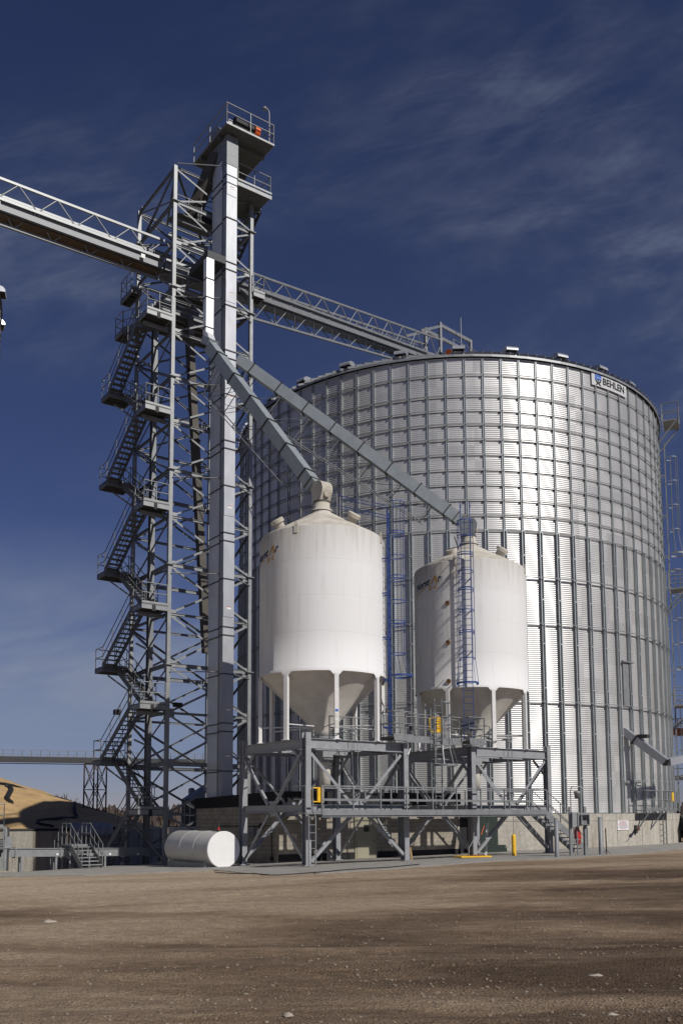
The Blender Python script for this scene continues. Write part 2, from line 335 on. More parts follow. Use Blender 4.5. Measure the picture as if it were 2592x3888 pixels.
def rails(mb, pts, h=1.07, r=.024, step=1.5, levels=(1., .52), posts=True, skip_end=False):
    """railing along a polyline of floor points"""
    pts = [Vector(p) for p in pts]
    for a, b in zip(pts, pts[1:]):
        L = (b-a).length; n = max(1, round(L/step))
        for l in levels: mb.tube(a+Z*h*l, b+Z*h*l, r, 6)
        if posts:
            for i in range(n+1): 
                p = a+(b-a)*i/n; mb.tube(p, p+Z*h, r, 6)
    return mb
def stairs(parent, name, p, q, width_dir, width, m, ntread, rail_sides=(1,), tw=.26):
    """flight from upper point p to lower point q (centre line), width along width_dir"""
    p = Vector(p); q = Vector(q); wd = width_dir; run = Vector((q.x-p.x, q.y-p.y, 0)); rd = run.normalized()
    mb = MB()
    for k in (-1, 1): mb.bar(p+wd*k*width/2-Z*.05, q+wd*k*width/2-Z*.05, .025, .30)
    fl = mb.build(name, m, parent)
    tp = []
    for i in range(ntread):
        c = p+(q-p)*((i+.6)/ntread)
        tp.append(MB().box(c, tw, width-.03, .045, rd, wd, Z))
    parts('tread', tp, m, fl)
    if rail_sides:
        rb = MB()
        for k in rail_sides:
            a = p+wd*k*(width/2); b = q+wd*k*(width/2)
            for h in (1., .5): rb.tube(a+Z*h, b+Z*h, .022, 6)
            for i in range(4): 
                c = a+(b-a)*i/3; rb.tube(c, c+Z*1., .022, 6)
        rb.build('handrail', m, fl)
    return fl
def caged_ladder(parent, base, ztop, radial, m, hoops, cage_from, width=.42, flare=True, rungs=.3, brackets=None, cr=.36):
    """vertical ladder; radial = direction the climber's back faces"""
    base = Vector(base); td = Vector((-radial.y, radial.x, 0)); H = ztop-base.z
    s = MB()
    for k in (-1, 1): s.box(base+td*k*width/2+Z*H/2, .03, .065, H, td, radial, Z)
    lad = s.build('caged_ladder', m, parent)
    rl = []; i = .2
    while i < H: rl.append(MB().tube(base+td*width/2+Z*i, base-td*width/2+Z*i, .014, 5)); i += rungs
    parts('rung', rl, m, lad)
    hs = []
    def ring(z, rad, t):
        c = base+radial*(.34*rad/.36)+Z*(z-base.z); pts = []
        for j in range(17):
            a = R_(-130)+R_(260)*j/16; pts.append(c+(radial*cos(a)+td*sin(a))*rad)
        hb = MB()
        for a, b in zip(pts, pts[1:]): hb.bar(a, b, .012, t)
        hs.append(hb); return pts
    rs = []
    for i, z in enumerate(hoops):
        big = flare and i == 0
        rs.append(ring(z, .5 if big else cr, .09 if big else .04))
    parts('hoop', hs, m, lad)
    for j in (2, 5, 8, 11, 14):
        vb = MB()
        for a, b in zip(rs, rs[1:]): vb.bar(a[j], b[j], .026, .010)
        vb.build('cage_strap', m, lad)
    for z in brackets or ():
        for k in (-1, 1): MB().bar(base+td*k*width/2+Z*(z-base.z), base+td*k*width/2-radial*.28+Z*(z-base.z), .03, .05).build('bracket', m, lad)
    return lad

# ------------------------------------------------------------------ sun, sky
AZ, EL = R_(44), R_(38.5)
S = Vector((sin(AZ)*cos(EL), -cos(AZ)*cos(EL), sin(EL)))
sd = bpy.data.lights.new('sun', 'SUN'); sd.energy = 3.7; sd.angle = R_(.53); sd.color = (1, .955, .89)
so = bpy.data.objects.new('sun', sd); col.objects.link(so); so.rotation_euler = (-S).to_track_quat('-Z', 'Y').to_euler(); so.location = S*80
w = bpy.data.worlds.new('World'); sc.world = w; w.use_nodes = True
nd = w.node_tree.nodes; lk = w.node_tree.links; bg = nd['Background']
sk = nd.new('ShaderNodeTexSky'); sk.sky_type = 'NISHITA'; sk.sun_disc = False; sk.sun_elevation = EL; sk.sun_rotation = math.atan2(S.x, S.y)
sk.altitude = 1200; sk.air_density = 1.; sk.dust_density = .12; sk.ozone_density = 3.2
bg.inputs['Strength'].default_value = .05
tc = nd.new('ShaderNodeTexCoord'); sp = nd.new('ShaderNodeSeparateXYZ'); lk.new(tc.outputs['Generated'], sp.inputs[0])
ya = nd.new('ShaderNodeMath'); ya.operation = 'ABSOLUTE'; lk.new(sp.outputs['Y'], ya.inputs[0])
yc = nd.new('ShaderNodeMath'); yc.operation = 'ADD'; yc.inputs[1].default_value = .04; lk.new(ya.outputs[0], yc.inputs[0])
dx = nd.new('ShaderNodeMath'); dx.operation = 'DIVIDE'; lk.new(sp.outputs['X'], dx.inputs[0]); lk.new(yc.outputs[0], dx.inputs[1])
dy = nd.new('ShaderNodeMath'); dy.operation = 'DIVIDE'; lk.new(sp.outputs['Z'], dy.inputs[0]); lk.new(yc.outputs[0], dy.inputs[1])
cb = nd.new('ShaderNodeCombineXYZ'); lk.new(dx.outputs[0], cb.inputs['X']); lk.new(dy.outputs[0], cb.inputs['Y'])
def cloud(rot, scl, ns, det, lo, hi, loc=(0, 0, 0), dist=.4, ro=.6):
    mr0 = nd.new('ShaderNodeMapping'); mr0.inputs['Rotation'].default_value = (0, 0, -rot); lk.new(cb.outputs[0], mr0.inputs[0])
    mp = nd.new('ShaderNodeMapping'); mp.inputs['Scale'].default_value = scl; mp.inputs['Location'].default_value = loc; lk.new(mr0.outputs[0], mp.inputs[0])
    n = nd.new('ShaderNodeTexNoise'); n.inputs['Scale'].default_value = ns; n.inputs['Detail'].default_value = det; n.inputs['Roughness'].default_value = ro; n.inputs['Distortion'].default_value = dist
    lk.new(mp.outputs[0], n.inputs['Vector'])
    mr = nd.new('ShaderNodeMapRange'); mr.interpolation_type = 'SMOOTHSTEP'; mr.inputs['From Min'].default_value = lo; mr.inputs['From Max'].default_value = hi; lk.new(n.outputs['Fac'], mr.inputs['Value'])
    return mr.outputs[0]
def blob(cx, cy, rx, ry, rot=0.):
    mp = nd.new('ShaderNodeMapping'); mp.vector_type = 'TEXTURE'; mp.inputs['Location'].default_value = (cx, cy, 0); mp.inputs['Rotation'].default_value = (0, 0, rot); mp.inputs['Scale'].default_value = (rx, ry, 1); lk.new(cb.outputs[0], mp.inputs[0])
    ln = nd.new('ShaderNodeVectorMath'); ln.operation = 'LENGTH'; lk.new(mp.outputs[0], ln.inputs[0])
    mr = nd.new('ShaderNodeMapRange'); mr.interpolation_type = 'SMOOTHSTEP'; mr.inputs['From Min'].default_value = 1.; mr.inputs['From Max'].default_value = 0.; lk.new(ln.outputs['Value'], mr.inputs['Value'])
    return mr.outputs[0]
def mul(a, b):
    k = nd.new('ShaderNodeMath'); k.operation = 'MULTIPLY'; lk.new(a, k.inputs[0])
    if isinstance(b, float): k.inputs[1].default_value = b
    else: lk.new(b, k.inputs[1])
    return k.outputs[0]
def plus(a, b):
    k = nd.new('ShaderNodeMath'); k.operation = 'ADD'; k.use_clamp = True; lk.new(a, k.inputs[0]); lk.new(b, k.inputs[1]); return k.outputs[0]
wisp = cloud(R_(15), (2.6, 9., 1), 2.0, 10, .34, .78, (3.1, 1.2, 0), .5, .62)       # fibrous cirrus
ripple = cloud(R_(38), (3.5, 13., 1), 2.0, 7, .35, .75, (7.7, 3.2, 0), .4)
gath = cloud(R_(12), (2.2, 4.2, 1), 1.2, 5, .36, .70, (5.3, 2.6, 0), .3)
area = plus(plus(blob(.30, .50, .52, .27, R_(12)), mul(blob(.05, .33, .4, .16, R_(-8)), .55)), plus(mul(blob(-.25, .64, .30, .22), .75), mul(blob(.22, .80, .5, .25), .4)))
cir = mul(mul(plus(mul(wisp, .75), mul(ripple, .32)), plus(gath, mul(gath, .3))), mul(area, .74))
cir = plus(cir, mul(area, .045))
bank = mul(plus(mul(cloud(R_(4), (1.6, 5., 1), 1.6, 6, .32, .72, (1.7, .4, 0), .4), .7), mul(blob(-.3, .17, .4, .12), .3)), blob(-.33, .16, .55, .19))
hz = nd.new('ShaderNodeMapRange'); hz.interpolation_type = 'SMOOTHSTEP'; hz.inputs['From Min'].default_value = .24; hz.inputs['From Max'].default_value = .0; lk.new(dy.outputs[0], hz.inputs['Value'])
fac = plus(plus(cir, mul(bank, .9)), mul(hz.outputs[0], .16))
tint = nd.new('ShaderNodeMix'); tint.data_type = 'RGBA'; tint.blend_type = 'MULTIPLY'; tint.inputs[0].default_value = 1; lk.new(sk.outputs[0], tint.inputs[6]); tint.inputs[7].default_value = (.64, .59, .82, 1)
cm = nd.new('ShaderNodeMix'); cm.data_type = 'RGBA'; lk.new(fac, cm.inputs[0]); lk.new(tint.outputs[2], cm.inputs[6]); cm.inputs[7].default_value = (5.0, 5.7, 7.2, 1)
lk.new(cm.outputs[2], bg.inputs['Color'])
sc.view_settings.view_transform = 'Standard'; sc.view_settings.look = 'None'; sc.view_settings.exposure = 0; sc.view_settings.gamma = 1
# ------------------------------------------------------------------ ground
def axis(vals): return sorted(set(round(v, 3) for v in vals))
xs = axis([-14+.22*i for i in range(128)]+[s*(14+1.5*i) for i in range(14) for s in (-1, 1)]+[s*v for v in (40, 55, 80, 120, 200, 400, 900, 2500) for s in (-1, 1)])
ys = axis([7+.09*i for i in range(110)]+[17+.16*i for i in range(98)]+[33+.6*i for i in range(40)]+[-60, -30, -10, 0, 3, 5.5, 60, 65, 70, 80, 100, 130, 180, 260, 400, 800, 1600, 4000])
def gbump(x, y):
    if y > 40 or y < 5 or abs(x) > 16: return 0.
    f = sst(5, 8, y)*(1-sst(27, 33, y))*(1-sst(13, 16, abs(x)))
    p = Vector((x*.28, y*.9, 0))
    rut = noise.noise(p*.55)*.05+noise.noise(p*1.7+Vector((9, 3, 1)))*.035+noise.noise(Vector((x*1.1, y*2.2, 5)))*.018+noise.noise(Vector((x*3.1, y*3.5, 2)))*.009
    tr = 0.
    for y0, sl, dp in ((10.3, .035, .034), (11.9, .03, .030), (13.6, -.04, .022), (15.3, -.045, .024), (19.5, .06, .026), (21.2, .065, .024), (8.6, -.02, .022)):
        d = y-(y0+sl*x+.35*noise.noise(Vector((x*.16, y0, 4)))); w_ = .16+.01*y0
        if abs(d) < 4*w_: tr += dp*(.45+.9*noise.noise(Vector((x*.5, y0*3, 1))))*(1.1*math.exp(-((d-1.7*w_)/w_)**2)-math.exp(-(d/w_)**2)+.7*math.exp(-((d+1.7*w_)/w_)**2))
    return f*(rut+tr)
v = [(x, y, gz(x, y)+gbump(x, y)) for y in ys for x in xs]; k = len(xs)
f = [(j*k+i, j*k+i+1, (j+1)*k+i+1, (j+1)*k+i) for j in range(len(ys)-1) for i in range(k-1)]
g = MB(); g.add(v, f, True); tag(g.build('ground', M['ground'], fix=False), kind='structure')
# concrete slab under the plant (front edge as seen), 12 cm proud at the control posts
edge = [(-40, 34.4), (-13.0, 35.3), (-9.2, 33.7), (-6.5, 34.6), (-4.75, 35.2), (-3.4, 31.5), (-2.3, 29.3), (-.6, 29.2), (.84, 29.9), (2.0, 31.0), (3.2, 32.5), (6.0, 35.5), (7.6, 35.7), (8.9, 35.9), (9.9, 37.6), (11.6, 38.3), (16, 44.), (21, 47.2), (26, 52.), (30, 60), (20, 62), (-2, 57), (-9.5, 54), (-13.4, 51.5), (-14.2, 46.4), (-40, 46.0)]
def inpoly(x, y, P):
    c = False
    for (x1, y1), (x2, y2) in zip(P, P[1:]+P[:1]):
        if (y1 > y) != (y2 > y) and x < (x2-x1)*(y-y1)/(y2-y1)+x1: c = not c
    return c
import bmesh
bmm = bmesh.new(); fv = []
for i, (x, y) in enumerate(edge):
    x2, y2 = edge[(i+1) % len(edge)]; n_ = max(1, int(math.hypot(x2-x, y2-y)/1.5))
    for j in range(n_):
        t = j/n_; px, py = x+(x2-x)*t, y+(y2-y)*t
        wob = .12*noise.noise(Vector((px*.7, py*.7, 0))) if py < 50 else 0
        fv.append((px+wob, py+wob))
vs = [bmm.verts.new((x, y, 0)) for x, y in fv]; bmm.faces.new(vs)
bmesh.ops.triangulate(bmm, faces=bmm.faces[:]); bmesh.ops.subdivide_edges(bmm, edges=[e for e in bmm.edges if e.calc_length() > 5], cuts=5, use_grid_fill=True)
bmesh.ops.triangulate(bmm, faces=bmm.faces[:])
for q in bmm.verts: q.co.z = gz(q.co.x, q.co.y)+.022
low_ = bmesh.ops.extrude_face_region(bmm, geom=bmm.faces[:])
for q in [x for x in low_['geom'] if isinstance(x, bmesh.types.BMVert)]: q.co.z -= .16
bmesh.ops.recalc_face_normals(bmm, faces=bmm.faces[:])
me = bpy.data.meshes.new('concrete_slab'); bmm.to_mesh(me); bmm.free(); me.materials.append(M['apron'])
o = bpy.data.objects.new('concrete_slab', me); col.objects.link(o); tag(o, kind='structure')
# loose gravel
def ico(r):
    b = bmesh.new(); bmesh.ops.create_icosphere(b, subdivisions=1, radius=1)
    vv = [q.co.copy() for q in b.verts]; ff = [tuple(x.index for x in q.verts) for q in b.faces]; b.free(); return vv, ff
IV, IF = ico(1)
def pebble(mb, p, r, flat=.6, seed=0):
    rot = Matrix.Rotation(random.random()*6.28, 3, 'Z'); sx, sy, sz = r*random.uniform(.7, 1.4), r*random.uniform(.7, 1.2), r*flat*random.uniform(.7, 1.2)
    off = Vector((random.random()*50, random.random()*50, 0))
    vs = []
    for q in IV:
        k_ = 1+.35*noise.noise(q*1.3+off); c = rot @ Vector((q.x*sx*k_, q.y*sy*k_, q.z*sz*k_)); vs.append(p+c)
    mb.add(vs, IF, False)
gs = MB()
for i in range(9000):
    y = 7.6*math.exp(random.random()**1.25*1.35); x = random.uniform(-.40, .40)*(y+3)
    if inpoly(x, y, edge): continue
    cl = noise.noise(Vector((x*.5, y*1.1, 3)))
    if random.random() > .45+cl*1.1: continue
    pebble(gs, Vector((x, y, gz(x, y)+gbump(x, y)+.004)), random.choice((.006, .007, .008, .009, .011, .013, .017, .022)), .6)
o = gs.build('gravel', M['pebble'], fix=False); tag(o, kind='stuff', label='loose grey gravel strewn over the brown yard', cat='gravel')
def rock(name, u, v, r, lab, flat=.55, n=1):
    p = ground(u, v); b_ = bmesh.new(); bmesh.ops.create_icosphere(b_, subdivisions=3, radius=1); mb = MB()
    off = Vector((u, v, 0)); vs = []
    for q in b_.verts:
        c = q.co; k_ = 1+.45*noise.noise(c*1.2+off)+.15*noise.noise(c*3.5+off); vs.append(p+Vector((c.x*r*1.5*k_, c.y*r*k_, max(-.3, c.z)*r*flat*k_+r*.1)))
    mb.add(vs, [tuple(x.index for x in q.verts) for q in b_.faces], True); b_.free()
    tag(mb.build(name, M['stone']), lab, 'rock', 'pale rocks in the yard')
rock('rock', 2262, 3718, .075, 'largest pale rock lying on the dark soil at the lower right')
rock('rock', 2345, 3712, .045, 'small pale rock just right of the largest one', .5)
rock('rock', 2392, 3701, .04, 'flat pale rock, farthest right of the cluster', .35)
rock('rock', 190, 3507, .07, 'lone grey rock on the left part of the yard', .7)
rock('rock', 2325, 3866, .045, 'small pale rock near the bottom edge at the right', .7)
rock('rock', 1095, 3859, .03, 'tiny pale rock near the bottom edge left of the middle', .8)
# hose along the slab edge
pts = []
for u, v_ in ((815, 3317), (870, 3322), (930, 3323), (965, 3322), (1015, 3329), (1060, 3329), (1150, 3322), (1240, 3315), (1300, 3309), (1390, 3303), (1470, 3299), (1590, 3287)):
    p = ground(u, v_); pts.append(p+Z*.04)
h = MB(); h.path(pts, .016, 6); tag(h.build('hose', M['black']), 'thin black hose lying along the edge of the concrete slab', 'hose')
# ------------------------------------------------------------------ the big corrugated bin
BC = Vector((6.85716, 59.0322, 0)); BR = 13.274; EAVE = 25.26; ZB = 1.80
def cyl(u, v, c, R):
    r = ray(u, v); a = r.x**2+r.y**2; b = -2*(r.x*c[0]+r.y*c[1]); cc = c[0]**2+c[1]**2-R*R; D = b*b-4*a*cc
    t = (-b-math.sqrt(max(D, 0)))/(2*a); p = CAM+r*t
    return math.atan2(p.x-c[0], p.y-c[1]), p.z
def pol(c, R, a, z): return Vector((c[0]+R*sin(a), c[1]+R*cos(a), z))
DL = 2*pi/88; B0 = math.atan2(-BC.x, -BC.y)-.224
def make_bin(root, c, zb=ZB, eave=EAVE, R=BR):
    pitch = .1016; mb = MB(); nseg = 176; zs = []; z = zb
    while z < eave: zs += [(z, -.0095), (z+pitch*.25, 0), (z+pitch*.5, .0095), (z+pitch*.75, 0)]; z += pitch
    vs = [pol(c, R+d, 2*pi*i/nseg, z) for z, d in zs for i in range(nseg)]
    fs = [(j*nseg+i, j*nseg+(i+1) % nseg, (j+1)*nseg+(i+1) % nseg, (j+1)*nseg+i) for j in range(len(zs)-1) for i in range(nseg)]
    mb.add(vs, fs, True); wl = mb.build('bin_wall', M['binwall'], root, fix=False)
    import bmesh
    # object-space origin is the bin centre
    return wl
bin_ = thing('grain_bin', (BC.x, BC.y, 0), 'huge corrugated steel grain bin with a name sign under its roof edge', 'grain bin')
wl = make_bin(bin_, BC)
for p in wl.data.polygons: p.flip()
# roof cone with ribs
rf = MB(); prof = [(BR+.16, EAVE-.02), (BR+.16, EAVE+.10), (BR-.1, EAVE+.19), (1.6, EAVE+5.9), (1.6, EAVE+6.2), (0, EAVE+6.3)]
rf.lathe(BC, prof, 88, sm=False)
for j in range(176):
    a = B0+DL*j/2
    rf.bar(pol(BC, BR+.2, a, EAVE+.19), pol(BC, 1.7, a, EAVE+5.95), .05, .10)
rf.build('roof', M['bin_roof'], bin_)
# vertical stiffeners: slender above, deep channels below
def stiff(ang, z0, z1, wd, dp, c=BC, R=BR):
    mb = MB(); rd = Vector((sin(ang), cos(ang), 0)); td = Vector((cos(ang), -sin(ang), 0)); c0 = pol(c, R, ang, 0)
    def seg(z0, z1, wd, dp):
        H = z1-z0; zc_ = (z0+z1)/2
        mb.box(c0+rd*(.012)+Z*zc_, wd*.62, .012, H, td, rd, Z)
        for k in (-1, 1):
            mb.box(c0+rd*(dp/2)+td*k*wd*.31+Z*zc_, .012, dp, H, td, rd, Z)
            mb.box(c0+rd*dp+td*k*wd*.40+Z*zc_, wd*.2, .012, H, td, rd, Z)
    seg(z0, z1, wd, dp); return mb, seg
ZW = 16.05
lowj = [ZB, 3.55, 5.8, 8.05, 10.3, 12.55, 14.8, ZW]
for j in range(-30, 62):
    a = B0-DL*j
    if cos(a-math.atan2(-BC.x, -BC.y)) < -.02: continue
    mb, seg = stiff(a, ZW, EAVE-.03, .105, .062)
    for q0, q1 in zip(lowj, lowj[1:]): seg(q0+.02, q1, .175, .15-(.006 if lowj.index(q0) % 2 else 0))
    rd = Vector((sin(a), cos(a), 0)); td = Vector((cos(a), -sin(a), 0))
    for q in lowj[1:]: mb.box(pol(BC, BR+.155, a, q), .13, .02, .05, td, rd, Z)
    mb.build('stiffener', M['stiff'], bin_, fix=False)
# wind rings
RZ = [24.31, 23.18, 22.41, 21.66, 20.86, 20.06, 19.26, 18.47, 17.67, 16.87, 16.07, 13.69, 11.33, 7.37]
for z in RZ:
    lo_ = z < 16; mb = MB(); r = .175 if lo_ else .085
    a0, a1 = B0-DL*60.5, B0+DL*30.5; n = 182
    pts = [pol(BC, BR+r, a0+(a1-a0)*i/n, z) for i in range(n+1)]
    for i in range(0, n, 2): mb.bar(pts[i], pts[i+2] if i+2 <= n else pts[n], .032, .036)
    for j in range(-30, 61):
        a = B0-DL*j; rd = Vector((sin(a), cos(a), 0)); td = Vector((cos(a), -sin(a), 0))
        mb.box(pol(BC, BR+r+.01, a+.006, z-.05), .09, .04, .10, td, rd, Z)
    mb.build('wind_ring', M['galv_dull'], bin_, fix=False)
# sheet laps
lap = MB()
for z in [ZB+.02]+[x-.10 for x in RZ]:
    lap.lathe(BC, [(BR+.0125, z-.022), (BR+.0125, z+.022)], 176, sm=True)
lap.build('sheet_lap', M['galv_dull'], bin_, fix=False)
# roof edge vents
VA = [math.atan2(x-BC.x, y-BC.y) for x, y in ((9.0, 45.9), (11.8, 46.8), (14.4, 48.1), (16.5, 50.0), (18.4, 52.4), (3.2, 46.6), (.4, 47.9), (-2.0, 49.7), (-3.9, 51.9), (-5.3, 54.7), (6.15, 45.7))]
def vent(parent, c, R, a, z, m=M['galv_leg'], s=1.):
    rd = Vector((sin(a), cos(a), 0)); td = Vector((cos(a), -sin(a), 0)); mb = MB(); p = pol(c, R-.55, a, z)
    prof = [(-.35, 0), (-.35, .28), (-.26, .44), (-.08, .54), (.16, .55), (.36, .48), (.46, .36), (.46, .26), (.18, .26), (.12, .18), (.12, 0)]
    A_ = [p+rd*x*s+td*.32*s+Z*y*s for x, y in prof]
    mb.prism(A_, -td*.64*s); v_ = mb.build('roof_vent', m, parent)
    d = MB(); d.box(p+rd*.32*s+Z*.255*s, .25*s, .58*s, .012, rd, td, Z); d.build('vent_screen', M['black'], v_)
for a in VA: vent(bin_, BC, BR, a, EAVE+.28)
# foundation ring wall
fd = MB(); fr = BR+.35
fd.lathe(BC, [(fr, -1.2), (fr, ZB-.012), (BR-.3, ZB-.012)], 132, sm=True)
fo = fd.build('foundation', M['foundation'], bin_)
for j in range(-20, 66):
    a = B0-DL*1.02*j; rd = Vector((sin(a), cos(a), 0)); td = Vector((cos(a), -sin(a), 0))
    if j % 2 == 0 or j % 5 == 0: MB().box(pol(BC, fr+.003, a, .6), .022 if j % 4 else .035, .012, 2.37, td, rd, Z).build('form_joint', M['wall_conc'], fo)
fc = MB()
fc.lathe(BC, [(fr+.006, 1.42), (fr+.006, 1.445)], 132, sm=True); fc.build('form_line', M['wall_conc'], fo, fix=False)
# name sign: white band following the curve
def arc_panel(c, R, a0, a1, z0, z1, m, name, parent, n=12, th=.02):
    mb = MB(); vs = []
    for i in range(n+1):
        a = a0+(a1-a0)*i/n
        vs += [pol(c, R, a, z0), pol(c, R, a, z1), pol(c, R+th, a, z0), pol(c, R+th, a, z1)]
    fs = []
    for i in range(n):
        o_ = i*4; q = o_+4
        fs += [(o_+2, q+2, q+3, o_+3), (o_, o_+1, q+1, q), (o_+1, o_+3, q+3, q+1), (o_, q, q+2, o_+2)]
    fs += [(0, 2, 3, 1), (n*4, n*4+1, n*4+3, n*4+2)]
    return mb.add(vs, fs).build(name, m, parent)
def text_mesh(body, size, shear=0., bold=.0):
    cu = bpy.data.curves.new('lettering', 'FONT'); cu.body = body; cu.size = size; cu.shear = shear; cu.offset = bold; cu.resolution_u = 3
    ob = bpy.data.objects.new('lettering_tmp', cu); col.objects.link(ob); bpy.context.view_layer.update()
    me = bpy.data.meshes.new_from_object(ob.evaluated_get(bpy.context.evaluated_depsgraph_get()))
    bpy.data.objects.remove(ob); bpy.data.curves.remove(cu)
    vs = [v.co.copy() for v in me.vertices]; fs = [tuple(p.vertices) for p in me.polygons]; bpy.data.meshes.remove(me)
    return vs, fs
def wrap(vs, fs, c, R, a0, z0, sgn=-1., th=.012, slope=0.):
    """flat xy shape laid on a cylinder, x running with decreasing angle, given a little thickness"""
    mb = MB(); n = len(vs)
    P = [pol(c, R, a0+sgn*v.x/R, z0+v.y+slope*v.x) for v in vs]; Q = [pol(c, R+th, a0+sgn*v.x/R, z0+v.y+slope*v.x) for v in vs]
    ed = {}
    for f_ in fs:
        for i in range(len(f_)):
            e_ = (f_[i], f_[(i+1) % len(f_)]); k_ = tuple(sorted(e_)); ed[k_] = None if k_ in ed else e_
    fb = [tuple(reversed(f_)) for f_ in fs]+[tuple(i+n for i in f_) for f_ in fs]+[(e_[0], e_[1], e_[1]+n, e_[0]+n) for e_ in ed.values() if e_]
    return mb.add(P+Q, fb)
sg = arc_panel(BC, BR+.075, 2.629, 2.412, 24.56, 25.20, M['sign_plate'], 'name_sign', bin_, 16)
tv, tf = text_mesh('BEHLEN', .52, 0, .012)
x1 = max(q.x for q in tv); tv = [Vector((q.x*1.86/x1, q.y*1.02, 0)) for q in tv]
wrap(tv, tf, BC, BR+.097, 2.629-.80/BR, 24.74).build('sign_lettering', M['black'], sg)
def poly(ps): return [Vector((x, y, 0)) for x, y in ps]
bl = MB()
for x0, x1, y0, y1 in ((.24, .37, .31, .60), (.40, .72, .49, .60), (.40, .72, .33, .44)):
    vs = poly([(x0, y0), (x1, y0), (x1, y1), (x0, y1)]); q = wrap(vs, [(0, 1, 2, 3)], BC, BR+.097, 2.629, 24.58); bl.add(q.v, q.f)
bl.build('sign_emblem_bars', M['signblue'], sg)
fg = MB()
for ps in ([(.47+.05*cos(t*pi/6), .255+.05*sin(t*pi/6)) for t in range(12)],
           [(.24, .29), (.30, .29), (.36, .20), (.47, .16), (.58, .20), (.66, .29), (.72, .29), (.66, .15), (.57, .09), (.68, -.04), (.60, -.04), (.48, .05), (.36, -.04), (.28, -.04), (.38, .09), (.30, .15)]):
    q = wrap(poly(ps), [tuple(range(len(ps)))], BC, BR+.097, 2.629, 24.64); fg.add(q.v, q.f)
fg.build('sign_emblem_figure', M['black'], sg)
# warning notice on the foundation
wn_ = arc_panel(BC, fr+.01, 2.597, 2.537, .955, 1.45, M['white'], 'warning_notice', bin_, 4)
wl_ = MB(); k_ = 0
wr_ = MB()
for i, (l0, l1) in enumerate(((.06, .94), (.22, .80), (.12, .9), (.08, .86), (.15, .92), (.05, .95), (.2, .75))):
    z_ = 1.41-.062*i; mb = (wr_ if i in (0, 2, 3, 6) else wl_); n_ = 9
    x = l0
    while x < l1:
        dx_ = random.uniform(.04, .11); q0 = 2.597-.06*x; q1 = 2.597-.06*min(l1, x+dx_)
        vs = [pol(BC, fr+.034, q0, z_-.014), pol(BC, fr+.034, q1, z_-.014), pol(BC, fr+.034, q1, z_+.014), pol(BC, fr+.034, q0, z_+.014)]; mb.add(vs, [(0, 1, 2, 3)]); x += dx_+.025
wl_.build('notice_text', M['navy'], wn_, fix=False); wr_.build('notice_red_text', M['red'], wn_, fix=False)
# man door panel and bracket high on the wall
dp_ = MB(); a = 2.48; rd = Vector((sin(a), cos(a), 0)); td = Vector((cos(a), -sin(a), 0))
dp_.box(pol(BC, BR+.05, a, 8.55), .70, .06, 2.3, td, rd, Z); dp_.box(pol(BC, BR+.13, a, 9.74), .95, .12, .07, td, rd, Z); dp_.build('wall_hatch', M['galv_dull'], bin_)
cl_ = MB(); cl_.bar(pol(BC, BR+.15, 2.515, 3.42), pol(BC, BR+.18, 2.43, 3.45), .05, .14); cl_.bar(pol(BC, BR+.2, 2.46, 3.42), pol(BC, BR+.35, 2.40, 3.50), .04, .05); cl_.build('strap_clamp', M['galv_dull'], bin_)
# access platform with ladder at the right
ap = MB(); na = 8
for i in range(na):
    a = 2.488+(2.243-2.488)*(i+.5)/na; rd = Vector((sin(a), cos(a), 0)); td = Vector((cos(a), -sin(a), 0))
    ap.box(pol(BC, BR+.66, a, 1.93), .245/na*(BR+.66)*1.0, .60, .05, td, rd, Z)
pl = ap.build('access_platform', M['galv_dull'], bin_)
rr_ = MB(); P_ = [pol(BC, BR+.97, 2.488+(2.243-2.488)*i/6, 1.96) for i in range(7)]
rails(rr_, P_, 1.0, .024, .9); rails(rr_, [pol(BC, BR+.35, 2.488, 1.96), P_[0]], 1.0, .024, .9); rails(rr_, [P_[-1], pol(BC, BR+.35, 2.243, 1.96)], 1.0, .024, .9)
for p0, p1 in zip(P_, P_[1:]): rr_.bar(p0+Z*.05, p1+Z*.05, .012, .16)
rr_.build('railing', M['galv'], pl)
for a in (2.37, 2.46): MB().bar(pol(BC, BR+.92, a, 1.88), pol(BC, fr, a+.02, .95), .07, .07).build('bracket', M['galv_dull'], pl)
yg = MB(); yg.box(pol(BC, BR+1.0, 2.292, 2.66), .24, .04, .46, Vector((cos(2.29), -sin(2.29), 0)), Vector((sin(2.29), cos(2.29), 0)), Z); yg.build('safety_gate', M['yellow'], pl)
ld = MB(); a = 2.300; td = Vector((cos(a), -sin(a), 0)); rd = Vector((sin(a), cos(a), 0)); b_ = pol(BC, fr+.2, a, -.3)
for k_ in (-1, 1): ld.box(b_+td*k_*.21+Z*1.15, .03, .06, 2.3, td, rd, Z)
for i in range(8): ld.tube(b_+td*.21+Z*(.2+i*.29), b_-td*.21+Z*(.2+i*.29), .014, 5)
ld.build('ladder', M['galv'], bin_)
# red-handled valve on the foundation
a = cyl(2410, 3148, BC, fr)[0]; vl = MB(); rd = Vector((sin(a), cos(a), 0)); td = Vector((cos(a), -sin(a), 0)); p = pol(BC, fr, a, .98)
vl.box(p+rd*.05, .16, .1, .42, td, rd, Z); vl.tube(p, p+rd*.45+td*.3, .06, 8); vl.path([p+rd*.45+td*.35, p+rd*.55+td*.55-Z*.1, p+rd*.6+td*.75-Z*.14], .015, 5)
vb_ = vl.build('valve', M['dark_steel'], bin_); vh = MB(); vh.tube(p+rd*.38+td*.28+Z*.02, p+rd*.5+td*.42+Z*.05, .075, 8); vh.build('valve_actuator', M['rust'], vb_)
